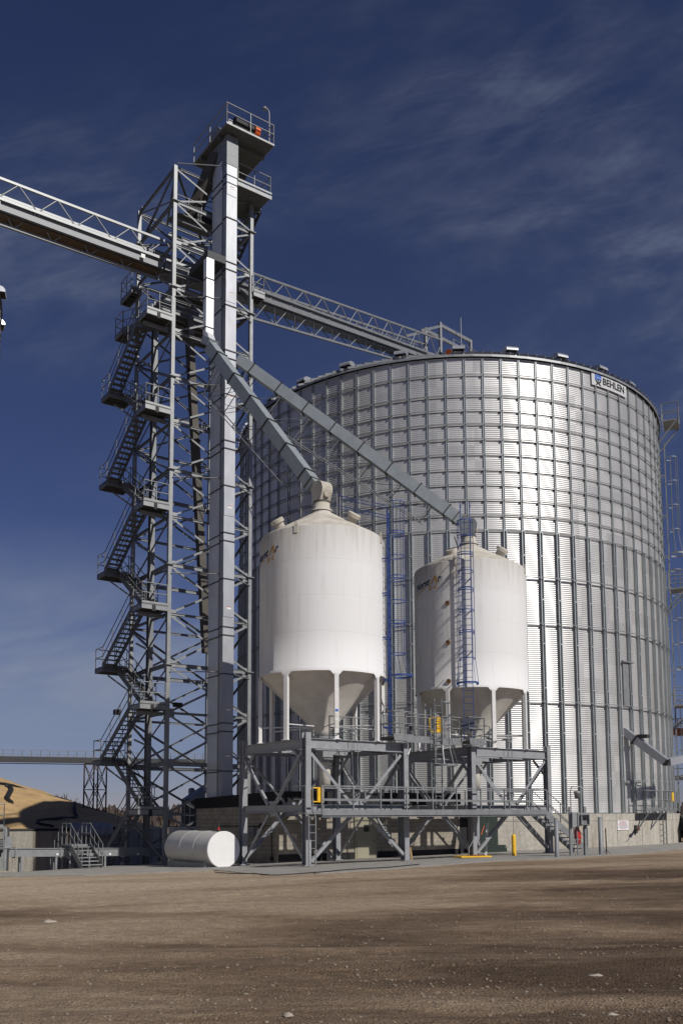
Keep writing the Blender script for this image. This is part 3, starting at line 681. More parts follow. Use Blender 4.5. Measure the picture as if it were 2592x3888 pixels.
# caged ladders and rest platforms climbing the right flank
def flank(a, r): return Vector((sin(a), cos(a), 0)), pol(BC, BR+r, a, 0)
AL = R_(108.5)
for z0, z1, da in ((15.2, 24.2, 0.), (8.3, 17.0, .02), (1.9, 9.3, .045)):
    rd, p = flank(AL-da, .35); p.z = z0
    caged_ladder(bin_, p, z1, rd, M['galv'], [z0+2.1+i*1.5 for i in range(int((z1-z0-2)/1.5)+1)], 0, brackets=[z0+2, z0+4.5, z0+7])
for z, a0, a1, dr in ((25.1, AL+.0, AL+.11, 1.25), (14.9, AL+.02, AL+.10, 1.35), (8.1, AL-.06, AL+.05, 1.8)):
    mb = MB(); n_ = 4
    for i in range(n_):
        a = a0+(a1-a0)*(i+.5)/n_; rd = Vector((sin(a), cos(a), 0)); td = Vector((cos(a), -sin(a), 0)); 
        mb.box(pol(BC, BR+.35+(dr-.35)/2, a, z), (a1-a0)/n_*(BR+1)*.98, dr-.4, .09, td, rd, Z)
    for a in (a0, a1): mb.bar(pol(BC, BR+dr-.1, a, z-.05), pol(BC, BR+.1, a, z-1.3), .07, .07)
    pf = mb.build('rest_platform', M['galv_dull'], bin_)
    r_ = MB(); rails(r_, [pol(BC, BR+.3, a0, z), pol(BC, BR+dr, a0, z), pol(BC, BR+dr, a1, z), pol(BC, BR+.3, a1, z)], 1.07, .026, .9); r_.build('railing', M['galv_dull'], pf)
# conveyor head works at the roof peak are part of the conveyor (below)
# the bin was laid out at a trial distance: set it to its true size and distance along the same sight lines
BS = 1.15
for o_ in [bin_]+[c for c in bin_.children_recursive]:
    if o_.type == 'MESH': o_.data.transform(Matrix.Scale(BS, 4))
def far(p): return CAM+(Vector(p)-CAM)*BS
BL0 = Vector(bin_.location); bin_.location = far(BL0)
BC2 = Vector((bin_.location.x, bin_.location.y, 0)); BR2 = BR*BS; BZ0 = bin_.location.z
# side draw spout leaving the wall at the right
p0 = far(pol(BC, BR-.1, 2.497, 6.1)); p1 = p0+Vector((.74, -.67, 0))*2.55; p1.z = 4.74; p2 = onY(2640, 2872, p1.y+2.0)
ss = thing('side_draw_spout', (p0.x, p0.y, p0.z), 'grey square spout slanting down from the bin wall to the right edge', 'grain spout')
mb = MB(); mb.bar(p0, p1, .44, .44); mb.build('chute', M['galv_leg'], ss); mb = MB(); mb.bar(p1+(p2-p1).normalized()*.10, p2, .44, .42); mb.build('lower_chute', M['galv_leg'], ss)
mb = MB(); d = (p1-p0).normalized(); sd_ = d.cross(Z).normalized(); uu = sd_.cross(d); q = p0+d*.95
mb.box(q, .09, .62, .62, d, sd_, uu); mb.build('flange', M['dark_steel'], ss); mb = MB(); mb.bar(q+uu*.25, q+uu*.62+d*.5, .42, .20); mb.build('gate_motor', M['dark_steel'], ss)
mb = MB(); mb.box(p1+d*.02, .06, .50, .40, d, sd_, uu); mb.build('elbow', M['black'], ss)
# ------------------------------------------------------------------ white hopper silos on steel stands
W_, G_ = 4.89, 3.85
SR, SZ0, SZ1 = 2.70, 7.53, 13.58
def silo(e0, label, msilo, lad_a, logo_a, lid_open, elbow_dir):
    c = F(e0+W_/2, W_/2); c.z = 0
    s = thing('hopper_silo', (c.x, c.y, 0), label, 'silo', 'white hopper silos on steel stands')
    # shell with skirt scalloped between the eight leg gussets
    n = 320; mb = MB(); la = [PSI*-1+R_(22.5)+pi/4*i for i in range(8)]   # leg angles, atan2(x,y) convention
    def low(a):
        d = min(abs((a-q+pi) % (2*pi)-pi) for q in la)*SR
        return SZ0-.18*min(1, max(0, (.26-d)/.16))
    rows = [None, SZ0+.12, SZ0+.13, 9.12, 10.61, 12.1, SZ1-.12, SZ1-.04]; rad = [SR+.012, SR+.012, SR, SR, SR, SR, SR, SR-.03]
    vs = []
    for z, r in zip(rows, rad):
        vs += [pol(c, r, 2*pi*i/n, low(2*pi*i/n) if z is None else z) for i in range(n)]
    mb.add(vs, [(j*n+i, j*n+(i+1) % n, (j+1)*n+(i+1) % n, (j+1)*n+i) for j in range(len(rows)-1) for i in range(n)], True)
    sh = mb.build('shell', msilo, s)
    # wall seam (vertical weld)
    mb = MB(); mb.lathe(c, [(SR-.03, SZ1-.04), (SR-.16, SZ1+.05), (1.25, 14.36), (.42, 14.86), (.42, 14.95), (0, 14.97)], 72, sm=True)
    rf = mb.build('roof', M['silo_roof'], s)
    mb = MB(); mb.lathe(c, [(SR-.02, SZ0+.05), (.32, 5.32), (.30, 5.1), (.0, 5.1)], 72, sm=True); mb.build('hopper', M['hopper'], s)
    for q in la:
        rd = Vector((sin(q), cos(q), 0)); td = Vector((cos(q), -sin(q), 0)); p = pol(c, SR-.03, q, 0)
        mb = MB(); mb.box(p+Z*(4.757+SZ0-.1)/2, .17, .14, SZ0-.1-4.757, td, rd, Z); mb.box(p+Z*4.77, .30, .26, .025, td, rd, Z); lg = mb.build('leg', M['leg_white'], s)
    # tie rods from legs to the cone tip
    for q in la:
        MB().tube(pol(c, SR-.1, q, 5.42), pol(c, .3, q, 5.50), .028, 6).build('tie_rod', M['leg_white'], s)
    mb = MB(); mb.lathe(c, [(.34, 5.1), (.52, 5.08), (.52, 4.98), (.30, 4.94), (.26, 4.7)], 24, sm=False); mb.build('slide_gate', M['galv_dull'], s)
    # inlet collar
    mb = MB(); mb.lathe(c, [(.46, 14.93), (.46, 15.0), (.36, 15.02), (.36, 15.36)], 28); mb.build('inlet_collar', M['silo_roof'], s)
    # roof lids
    for a, r, op in lid_open:
        rd = Vector((sin(a), cos(a), 0)); td = Vector((cos(a), -sin(a), 0)); ax = (Z*.87+rd*.5).normalized(); p = pol(c, r, a, 14.97-(r-.42)*.62)
        mb = MB(); mb.lathe(p, [(.22, -.1), (.22, .18), (0, .18)] if not op else [(.27, -.1), (.27, .12), (.0, .12)], 20, sm=False, ax=ax); ln = mb.build('roof_hatch', M['silo_roof'], s)
        if op:
            mb = MB(); q = p+Vector((.30, .05, .10)); tl_ = Vector((-.30, -.05, .95)).normalized(); mb.lathe(q+tl_*.34, [(0, 0), (.32, 0), (.32, .05), (0, .05)], 20, sm=False, ax=Vector((.93, -.22, .30)).normalized()); mb.build('hatch_lid', M['dull_brown'], ln)
        else:
            mb = MB(); mb.lathe(p+ax*.15, [(.26, 0), (.295, .0), (.295, .15), (.26, .19), (0, .20)], 24, sm=False, ax=(ax+rd*.10).normalized()); mb.build('hatch_lid', M['silo_roof'], ln)
    # lifting lugs
    for a in (R_(-158), R_(-68), R_(22), R_(112)):
        rd = Vector((sin(a), cos(a), 0)); td = Vector((cos(a), -sin(a), 0)); p = pol(c, SR+.015, a, SZ1-.17)
        mb = MB(); mb.box(p, .17, .025, .34, td, rd, Z); mb.lathe(p+Z*.21, [(.035, -.0125), (.085, -.0125), (.085, .0125), (.035, .0125), (.035, -.0125)], 14, sm=False, ax=rd); mb.build('lifting_lug', M['silo_roof'], s)
    # name lettering, star and swoosh
    R0 = SR+.004; z0 = 12.40; T0 = logo_a
    tv, tf = text_mesh('Norst', .46, .32, .014); x1 = max(q.x for q in tv); tv = [Vector((q.x*1.22/x1, q.y*.95+.04, 0)) for q in tv]
    q = wrap(tv, tf, c, R0, T0, z0, th=.006, slope=.10); q.build('logo_lettering', M['navy'], s)
    tv, tf = text_mesh('r', .46, .32, .014); tv = [Vector((q.x*.95+1.66, q.y*.95+.04, 0)) for q in tv]
    wrap(tv, tf, c, R0, T0, z0, th=.006, slope=.10).build('logo_letter', M['navy'], s)
    gm = MB()
    P = [(1.22, .02), (1.34, .02), (1.53, .26), (1.57, .02), (1.68, .02), (1.62, .36), (1.50, .36)]
    q = wrap(poly(P), [(0, 1, 6), (1, 2, 5, 6), (2, 3, 4, 5)], c, R0, T0, z0, th=.006, slope=.10); gm.add(q.v, q.f)
    P = [(-.05, -.26), (.30, -.10), (.70, -.02), (1.22, .00), (1.20, -.045), (.72, -.075), (.32, -.15)]
    q = wrap(poly(P), [(0, 1, 6), (1, 2, 5, 6), (2, 3, 4, 5)], c, R0, T0, z0, th=.006, slope=.10); gm.add(q.v, q.f)
    star = [(1.20, .0), (1.16, -.30), (1.42, -.16), (1.62, -.30), (1.60, -.06), (1.78, .05)]
    cx_, cy_ = 1.44, -.06
    inn = [(cx_+(x-cx_)*.70, cy_+(y-cy_)*.62) for x, y in star]
    q = wrap(poly(star+inn), [(i, i+1, i+7, i+6) for i in range(5)], c, R0, T0, z0, th=.006, slope=.10); gm.add(q.v, q.f)
    gm.build('logo_star', M['gold'], s)
    return s, c
B1 = math.atan2(-.97, 0)
s1, C1 = silo(0, 'nearer white hopper silo, left of the two, with its blue ladder on the right flank', M['silo1'], 0, -1.735, ((R_(-123), 2.1, False), (R_(127), 1.6, False)), None)
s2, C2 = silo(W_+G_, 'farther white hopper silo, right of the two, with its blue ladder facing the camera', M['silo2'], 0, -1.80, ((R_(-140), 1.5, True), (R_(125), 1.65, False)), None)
# sight ports on the second silo
for z in (11.5, 9.65, 7.85):
    a = -2.612; rd = Vector((sin(a), cos(a), 0)); MB().lathe(pol(C2, SR-.02, a, z), [(0, .03), (.075, .03), (.075, .06), (.12, .06), (.12, 0)], 18, sm=False, ax=rd).build('sight_port', M['wood'], s2)
a = -2.74; rd = Vector((sin(a), cos(a), 0)); MB().tube(pol(C2, SR, a, 12.95), pol(C2, SR+.22, a, 12.9), .09, 10).build('level_sensor', M['silo_roof'], s2)
# instruction sheets on one front leg of the nearer silo
q = -PSI+R_(22.5)+pi/4*3
best = min((abs(pol(C1, SR, -PSI+R_(22.5)+pi/4*i, 0).x-(-.24))+abs(pol(C1, SR, -PSI+R_(22.5)+pi/4*i, 0).y-36), i) for i in range(8))[1]
q = -PSI+R_(22.5)+pi/4*best; rd = Vector((sin(q), cos(q), 0)); td = Vector((cos(q), -sin(q), 0)); p = pol(C1, SR+.046, q, 0)
lgl = MB(); lgl.box(p+Z*5.92, .12, .008, .09, td, rd, Z); lgl.build('leg_decal', M['signblue'], s1)
for z_, h_ in ((5.73, .14), (5.45, .16), (5.28, .10)): MB().box(p+Z*z_, .13, .006, h_, td, rd, Z).build('leg_notice', M['cream'], s1)
# blue caged ladders
r1 = Vector((.968, -.25, 0)).normalized(); b1 = Vector((C1.x, C1.y, 0))+r1*(SR+.24)
l1 = caged_ladder(s1, Vector((b1.x, b1.y, 5.1)), 14.7, r1, M['blue'], [7.55, 8.5, 9.75, 9.87, 10.75, 11.7, 11.82, 12.7, 13.65, 13.75, 15.05], 0, brackets=[5.4, 7.4, 9.2, 11.1, 12.6])
r2 = Vector((sin(-2.95), cos(-2.95), 0)); b2 = Vector((C2.x, C2.y, 0))+r2*(SR+.24)
l2 = caged_ladder(s2, Vector((b2.x, b2.y, 5.05)), 15.3, r2, M['blue'], [7.6, 8.75, 9.9, 10.0, 10.95, 11.85, 11.95, 12.75, 13.5, 13.6, 14.4, 15.1], 0, brackets=[7.4, 9.2, 11.1, 12.6])
td2 = Vector((-r2.y, r2.x, 0))
MB().path([b2+td2*.21+Z*15.2, b2+td2*.21+Z*16.1, b2+td2*.21-r2*.6+Z*16.1], .022, 6).build('grab_rail', M['blue'], l2)
MB().path([b2-td2*.21+Z*15.2, b2-td2*.21+Z*16.1, b2-td2*.21-r2*.6+Z*16.1], .022, 6).build('grab_rail', M['blue'], l2)
# blue roof rail from ladder 1 up to the inlet
td1 = Vector((-r1.y, r1.x, 0))
for k in (-1, 1):
    for h in (.55, 1.0): MB().tube(b1+td1*.24*k+Z*(13.9+h), Vector((C1.x, C1.y, 0))+r1*.75+td1*.24*k+Z*(14.55+h), .017, 6).build('roof_rail', M['blue'], s1)
for k in (-1, 1): MB().tube(Vector((C1.x, C1.y, 0))+r1*.75+td1*.24*k+Z*14.3, Vector((C1.x, C1.y, 0))+r1*.75+td1*.24*k+Z*15.62, .022, 6).build('rail_post', M['galv_dull'], s1)
for i in range(9):
    t = i/9; p = Vector((C1.x, C1.y, 0))+r1*(SR-.1-1.7*t)+Z*(13.63+1.7*t*.55)
    MB().tube(p-td1*.22, p+td1*.22, .018, 5).build('roof_rung', M['galv_dull'], s1)

# ------------------------------------------------------------------ steel stands
def stand(e0, label):
    s = thing('silo_stand', F(e0, 0, 0), label, 'steel stand', 'steel stands under the silos')
    zt = 4.752; C = [(e0, 0), (e0+W_, 0), (e0+W_, W_), (e0, W_)]
    for (e, n) in C:
        b = gF(e, n); ext = .22 if (n == 0 and ((e0 == 0 and e == 0) or (e0 > 0 and e > e0))) or (e == e0 and n > 0 and e0 == 0) else .0
        mb = MB(); mb.ibeam(Vector((b.x, b.y, b.z)), F(e, n, zt+ext-.002), .30, .24, .02, N)
        # flanges face n, web along n
        ps = mb.build('post', M['grey_paint'], s)
        mb = MB(); mb.box(Vector((b.x, b.y, b.z+.055)), .42, .42, .035); 
        mb.build('base_plate', M['grey_paint'], ps)
        for z in (zt-.45, zt-.78, 1.7, .25):
            if z > b.z+.2: MB().box(F(e, n, z), .225, .255, .018).build('stiffener_plate', M['grey_paint'], ps)
    for i in range(4):
        a, b = C[i], C[(i+1) % 4]; d = (Vector(b+(0,))-Vector(a+(0,))).normalized()
        pa = F(a[0]+d.x*.13, a[1]+d.y*.155, zt-.20); pb = F(b[0]-d.x*.13, b[1]-d.y*.155, zt-.20)
        MB().ibeam(pa, pb, .40, .20, .022).build('top_beam', M['grey_paint'], s)
        pa = F(a[0]+d.x*.13, a[1]+d.y*.155, 2.03); pb = F(b[0]-d.x*.13, b[1]-d.y*.155, 2.03)
        MB().ibeam(pa, pb, .28, .16, .018).build('middle_beam', M['grey_paint'], s)
        mid = (pa+pb)/2
        out = (Vector((mid.x, mid.y, 0))-F(e0+W_/2, W_/2)).normalized()
        fa, fb = gF(*a, .25), gF(*b, .25)
        for k, (q, g0) in enumerate(((a, fa), (b, fb))):
            dd = d if k == 0 else -d
            q1 = F(q[0]+dd.x*.2, q[1]+dd.y*.2, zt-.55); m1 = mid-(E*dd.x+N*dd.y)*.30+Z*.20
            br = MB(); br.angle(q1+out*.03, m1+out*.03, .11, .014, out); br.build('diagonal_brace', M['grey_paint'], s)
            g1 = Vector((g0.x, g0.y, g0.z))+(E*dd.x+N*dd.y)*.16; m2 = mid-(E*dd.x+N*dd.y)*.30-Z*.20
            br = MB(); br.angle(g1+out*.03, m2+out*.03, .11, .014, out)
            for t in (.33, .62): c_ = g1+(m2-g1)*t+out*.05; br.box(c_, .16, .03, .17, (m2-g1).normalized(), out, (m2-g1).normalized().cross(out))
            br.build('diagonal_brace', M['grey_paint'], s)
        gp = MB(); gp.box(mid+out*.02, .55, .016, .62, (pb-pa).normalized(), out, Z); gp.build('gusset_plate', M['grey_paint'], s)
        if i in (1, 3):
            for q, dd in ((a, 1), (b, -1)):
                MB().bar(F(q[0]+d.x*dd*.85, q[1]+d.y*dd*.85, zt-.42), F(q[0]+d.x*dd*.16, q[1]+d.y*dd*.16, zt-1.15), .09, .09, out).build('knee_brace', M['grey_paint'], s)
    # two joists under the legs
    for k in (.29, .71):
        MB().ibeam(F(e0+.12, W_*k, zt-.20), F(e0+W_-.12, W_*k, zt-.20), .30, .15, .018).build('joist', M['grey_paint'], s)
    # discharge spout
    c = F(e0+W_/2+.12, W_/2)
    mb = MB(); mb.box(c+Z*4.35, .52, .46, .72); sp_ = mb.build('discharge_spout', M['grey_paint'], s)
    mb = MB(); mb.lathe(c, [(.23, 4.05), (.24, 3.98), (.235, 2.9), (.225, 2.9), (.22, 3.9)], 20); mb.build('spout_sleeve', M['cream'], sp_)
    # chain wheels
    for ww, (u, v) in enumerate(((1344, 2777), (1353, 3019)) if e0 == 0 else ((1933, 2807), (1940, 3021))):
        p = onn(u, v, -.22); ax = -N; mb = MB()
        mb.path([p+(E*cos(t*pi/10)+Z*sin(t*pi/10))*.155 for t in range(20)], .022, 6, closed=True)
        for t in range(4): mb.bar(p, p+(E*cos(t*pi/2+.5)+Z*sin(t*pi/2+.5))*.15, .025)
        mb.tube(p-N*.03, p+N*.42, .028, 8); hw = mb.build('chain_wheel', M['galv_dull'], s)
        if ww == 0:
            tp_ = p; MB().bar(p+N*.06-E*.1-Z*.03, p+N*.06-E*1.1-Z*.16, .03).build('shaft', M['dark_steel'], hw)
        else:
            for k in (-1, 1): MB().tube(tp_+E*.14*k, p+E*.14*k, .012, 5).build('chain', M['galv_dull'], hw)
    return s
stand(0, 'grey steel stand with cross braces under the nearer silo')
stand(W_+G_, 'grey steel stand with cross braces under the farther silo')
# conduit, ladderway details at post C are built with the walkway
# ------------------------------------------------------------------ front catwalk with stairs
cw = thing('catwalk', F(6, -.8, 0), 'long grey catwalk with railings and stairs in front of both silo stands', 'catwalk')
ZD = 1.86
MB().fbox(-.1, 12.2, -1.2, -.32, ZD-.05, ZD).build('deck', M['deck_grate'], cw)
MB().fbox(-.1, 12.22, -1.235, -1.203, ZD-.11, ZD+.11).build('toe_board', M['galv'], cw)
MB().ibeam(F(-.1, -1.17, ZD-.12), F(12.2, -1.17, ZD-.12), .12, .10, .014).build('edge_beam', M['galv'], cw)
MB().ibeam(F(-.1, -.38, ZD-.12), F(12.2, -.38, ZD-.12), .12, .10, .014).build('edge_beam', M['galv'], cw)
FP = [-.1, 1.36, 2.69, 4.01, 5.39, 6.71, 8.11, 9.53, 10.91, 12.21]; BP = [.55, 1.23, 2.57, 3.89, 5.29, 6.7, 8.01, 9.45, 10.7, 12.06]
for nn, ps, h in ((-1.2, FP, 1.0), (-.35, BP, .95)):
    for e in ps: MB().box(F(e, nn, ZD+h/2), .05, .05, h).build('rail_post', M['galv'], cw)
    for l in (1., .5): MB().bar(F(ps[0], nn, ZD+h*l), F(ps[-1], nn, ZD+h*l), .045, .045).build('rail', M['galv'], cw)
MB().fbox(.0, 12.1, -.34, -.32, ZD, ZD+.09).build('toe_board', M['galv'], cw)
for e in (.8, 3.2, 5.6, 8., 10.2): MB().bar(F(e, -.38, ZD-.19), F(e, 0, ZD-.19), .08, .10).build('bracket', M['galv_dull'], cw)
# left landing, hooped ladder and yellow gate
MB().fbox(-.86, -.1, -1.2, -.4, ZD-.06, ZD-.01).build('landing', M['galv_dull'], cw)
for e in (-.83, -.52): 
    m_ = MB(); m_.path([F(e, -1.2, ZD+.98), F(e, -1.2, ZD+.05), F(e+.12, -1.22, ZD-.15), F(e+.12, -1.22, gF(e, -1.2).z)], .026, 6); m_.build('ladder_rail', M['galv'], cw)
for l in (1., .5): MB().tube(F(-.83, -1.2, ZD+l*.98), F(-.83, -.4, ZD+l*.98), .022, 6).build('rail', M['galv'], cw)
i = -.05
while i < ZD: MB().tube(F(-.71, -1.22, i), F(-.40, -1.22, i), .014, 5).build('ladder_rung', M['galv'], cw); i += .29
def gate(p, d, m, name, parent, wd=.5, h=.55):
    mb = MB(); a = p; mb.path([a, a+d*(wd-.1), a+d*wd-Z*.08, a+d*wd-Z*(h-.08), a+d*(wd-.1)-Z*h, a-Z*h], .028, 6)
    g_ = mb.build(name, m, parent); MB().box(a+d*.12-Z*h/2, .24, .08, h+.04, d, Vector((-d.y, d.x, 0)), Z).build('gate_plate', m, g_); return g_
gate(F(-.02, -1.12, ZD+.92), -E, M['yellow'], 'safety_gate', cw, .5, .52)
# stairs at the right end
p = F(12.2, -.78, ZD-.04); qf = F(14.95, -.78); q = Vector((qf.x, qf.y, gz(qf.x, qf.y)+.13))
stairs(cw, 'stair_flight', p, q, N, .82, M['galv'], 10, (1, -1))
MB().bar(F(12.2, -1.2, ZD+1), F(12.2, -.35, ZD+1), .04).build('rail', M['galv'], cw)

# ------------------------------------------------------------------ upper service platform between the silos
sp_ = thing('service_platform', F(7, .4, 4.75), 'high galvanized platform bridging the two silo stands, with a yellow gate', 'platform')
ZP = 4.99
for (a, b, c, d) in ((3.98, 5.02, -.45, 1.0), (5.02, 8.22, .02, .95), (8.22, 9.15, -.45, 1.0)):
    MB().fbox(a+.005, b-.005, c, d, ZP-.06, ZP).build('deck', M['deck_grate'], sp_)
for (a, b, n0) in ((3.98, 5.02, -.46), (5.02, 8.22, .01), (8.22, 9.15, -.46)):
    MB().fbox(a, b, n0-.02, n0-.004, ZP-.17, ZP+.10).build('toe_board', M['galv'], sp_)
    MB().fbox(a, b, n0-.05, n0-.022, ZP-.19, ZP-.07).build('edge_beam', M['galv'], sp_)
def rl(pts, step=1.0, name='railing', parent=None, h=1.03, m='galv', r=.024):
    b_ = MB(); rails(b_, pts, h, r, step); return b_.build(name, M[m], parent)
rl([F(3.99, -.44, ZP), F(5.01, -.44, ZP), F(5.01, .02, ZP)], 1.04, parent=sp_)
rl([F(3.99, -.44, ZP), F(3.99, .95, ZP)], .9, parent=sp_)
rl([F(5.02, .03, ZP), F(6.42, .03, ZP)], .75, parent=sp_); rl([F(7.1, .03, ZP), F(8.22, .03, ZP), F(8.22, -.44, ZP), F(9.14, -.44, ZP), F(9.14, .5, ZP)], .93, parent=sp_)
rl([F(4.6, .94, ZP), F(8.9, .94, ZP)], .9, parent=sp_)
MB().bar(F(8.55, -.44, ZP+.85), F(9.12, -.44, ZP+.35), .03).build('rail_brace', M['galv'], sp_)
gate(F(6.98, .03, ZP+.95), -E, M['yellow'], 'safety_gate', sp_, .62, .62)
caged_ladder(sp_, F(6.72, -.10, 2.05), ZP+1.75, -N, M['galv'], [3.85, 4.7, 5.6, 6.55], 0, .40, brackets=[2.4, 4.6])
rl([F(1.3, .3, 4.77), F(3.9, .3, 4.77)], 1.2, parent=sp_, h=.95); rl([F(9.3, .5, 4.77), F(10.4, .5, 4.77)], .9, parent=sp_)
MB().box(F(6.05, .85, ZP+.55), .16, .10, .24).build('switch_box', M['black'], sp_)
MB().tube(F(4.95, -.2, 4.25), F(5.6, .4, 4.66), .028, 6).build('strut', M['white'], sp_)
d_ = MB(); b0 = Vector((C2.x, C2.y, 0))+Vector((sin(-2.95), cos(-2.95), 0))*(SR+.95)
# blue drum-shaped back plate behind ladder 2
MB().lathe(b0+Z*5.72, [(0, -.03), (.30, -.03), (.30, .03), (0, .03)], 24, sm=False, ax=Vector((.25, -1, 0)).normalized()).build('ladder_guard', M['navy'], s2)

# ------------------------------------------------------------------ block building
NB, EB0, EB1 = 5.72, 2.28, 13.30; ZT = 2.84
bb = thing('block_building', F((EB0+EB1)/2, 9), 'low split-face block building with a black coping behind the stands', 'building')
zf = -1.0; NL = 12.45
EL, NL = 1.22, 11.7; mb = MB(); mb.prism([F(EB0, NB, zf), F(EB1, NB, zf), F(EB1, 10.5, zf), F(7.5, NL, zf), F(EL, NL, zf)], Z*(2.22-zf)); mb.build('wall', M['block'], bb)
def slope_top(e): return ZT
cpp = [F(EB0-.06, NB-.06), F(EB1+.03, NB-.06), F(EB1+.03, 10.5), F(7.5, NL+.05), F(EL-.06, NL+.05)]
zt_ = [2.86, 2.86, 2.86, 2.70, 2.62]; zb_ = [2.224, 2.30, 2.30, 2.15, 2.12]
mb = MB(); mb.add([c+Z*z for c, z in zip(cpp, zb_)]+[c+Z*z for c, z in zip(cpp, zt_)], [(4, 3, 2, 1, 0), (5, 6, 7, 8, 9)]+[(i, (i+1) % 5, 5+(i+1) % 5, 5+i) for i in range(5)]); mb.build('coping', M['coping'], bb)
# black strip standing in for the shadow along the wall base
MB().fbox(EB0-.0, EB1+.012, NB-.014, NB-.002, zf, .02).build('base_shadow', M['coping'], bb)
# door
db = MB(); db.fbox(6.52, 7.84, NB-.05, NB-.01, -.33, 1.80); df = db.build('door', M['door'], bb)
MB().fbox(6.62, 7.74, NB-.075, NB-.052, -.28, 1.66).build('door_leaf', M['door'], df)
MB().fbox(7.02, 7.34, NB-.085, NB-.077, .98, 1.30).build('door_window', M['glass'], df)
MB().fbox(6.55, 7.82, NB-.06, NB-.0, -.36, -.33).build('sill', M['galv'], df)
MB().tube(F(7.62, NB-.08, .52), F(7.62, NB-.16, .52), .03, 8).build('handle', M['galv'], df)
MB().fbox(7.60, 7.68, NB-.09, NB-.077, 1.28, 1.38).build('door_notice', M['red'], df)
# open dark doorway at the right end
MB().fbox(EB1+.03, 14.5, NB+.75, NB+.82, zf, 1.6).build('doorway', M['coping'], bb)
MB().fbox(EB1+.01, 15.2, NB+.1, NB+2.5, 1.62, 1.80).build('canopy', M['coping'], bb)
# conduit and boxes
mb = MB(); mb.path([onn(941, 3135, NB-.06), onn(1030, 3135, NB-.06), onn(1032, 3265, NB-.06)], .022, 6)
for (u0, v0, u1, v1) in ((985, 3131, 994, 3144), (944, 3140, 966, 3173)): 
    a, b = onn(u0, v0, NB-.08), onn(u1, v1, NB-.08); 
# (the left wing recedes from the near corner)
def one(u, v, e):
    r = ray(u, v); t = (e+A0.dot(E)-CAM.dot(E))/r.dot(E); return CAM+r*t
el = 0
DW = (F(EL, NL)-F(EB0, NB)).normalized(); NW = Vector((DW.y, -DW.x, 0)); NW = NW if NW.dot(E) < 0 else -NW
def one(u, v, e):   # on the receding left wall, 5 cm proud
    r = ray(u, v); q = F(EB0, NB)+NW*.05; t = (q-CAM).dot(NW)/r.dot(NW); return CAM+r*t

mb = MB(); mb.path([one(822, 3137, el), one(990, 3138, el), one(1030, 3135, el), one(1032, 3262, el)], .022, 6); mb.build('conduit', M['black'], bb)
a, b = one(967, 3141, el), one(945, 3172, el); MB().box((a+b)/2, .10, (a-b).xy.length, abs(a.z-b.z)).build('electrical_box', M['galv_dull'], bb)
a = one(992, 3137, el); MB().box(a, .14, .18, .24).build('junction_box', M['black'], bb)
MB().box(one(1031, 3262, el), .12, .14, .16).build('junction_box', M['black'], bb)
# green transformer cabinet and its plinth
gc = thing('transformer_cabinet', gF(16.5, 6.6), 'dark green electrical cabinet standing between the block building and the bin', 'cabinet')
p = F(16.2, 6.6); z0 = gz(p.x, p.y)
MB().fbox(15.0, 16.62, 6.3, 7.3, z0+.02, 1.78).build('cabinet', M['green'], gc); MB().fbox(14.96, 16.66, 6.26, 7.34, 1.785, 1.85).build('lid', M['green'], gc)
MB().fbox(15.8, 15.82, 6.285, 6.299, z0+.2, 1.7).build('door_gap', M['black'], gc)
mb = MB(); b_ = F(16.0, 6.2); mb.prism([F(14.3, 5.4, z0-.05), F(16.42, 5.4, z0-.05), F(16.30, 5.4, z0+.42), F(14.3, 5.4, z0+.42)], N*.85); mb.build('plinth', M['green'], gc)
MB().tube(F(16.2, 5.40, z0+.30), F(16.2, 5.36, z0+.30), .03, 8).build('bolt', M['galv'], gc)
# things standing at post C
def standing(name, lab, cat, mb, m, loc): o_ = mb.build(name, M[m]); return tag(o_, lab, cat)
b_ = ground(1843, 3253); t_ = onY(1850, 3126, b_.y+.35); mb = MB(); mb.bar(b_+Z*.02, t_, .10, .03); standing('white_board', 'tall narrow white board leaning beside the middle post', 'board', mb, 'white', b_)
b_ = ground(1803, 3251); t_ = onY(1838, 3135, b_.y+.5); bm = thing('broom', b_, 'orange-handled broom leaning against the middle post', 'broom')
MB().tube(b_+Z*.12, t_, .016, 6).build('handle', M['orange'], bm); MB().box(b_+Z*.07, .34, .08, .12, Vector((.9, -.3, 0)).normalized(), Vector((.3, .9, 0)).normalized(), Z).build('bristles', M['rust'], bm)
b_ = ground(1563, 3270); t_ = onY(1556, 3215, b_.y+.25); mb = MB(); mb.bar(b_+Z*.02, t_, .09, .04); standing('plank', 'short brown plank leaning on the second post from the left', 'plank', mb, 'wood', b_)
# yellow grate frame on the slab
a = ground(1735, 3262); b_ = ground(1850, 3257); d = (b_-a); d.z = 0; mat_ = MB(); ym = thing('floor_frame', (a+b_)/2, 'flat yellow frame lying on the slab at the foot of the middle post', 'floor frame')
MB().box((a+b_)/2+Z*.075, d.length, .75, .06, d.normalized(), Vector((-d.y, d.x, 0)).normalized(), Z).build('frame', M['yellow'], ym)
MB().box((a+b_)/2+Z*.115+d*.12, .62, .50, .04, d.normalized(), Vector((-d.y, d.x, 0)).normalized(), Z).build('rubber_pad', M['rust'], ym)
mb = MB(); c_ = (a+b_)/2-d*.12
mb.path([c_+Z*.08, c_+Z*.45+E*.02, c_+Z*.75+E*.28, c_+Z*1.2+E*.34, c_+Z*1.75+E*.30, c_+Z*2.1-E*.02], .025, 6)
tag(mb.build('flexible_conduit', M['galv']), 'bent silver conduit rising from the yellow frame to the middle post', 'conduit')

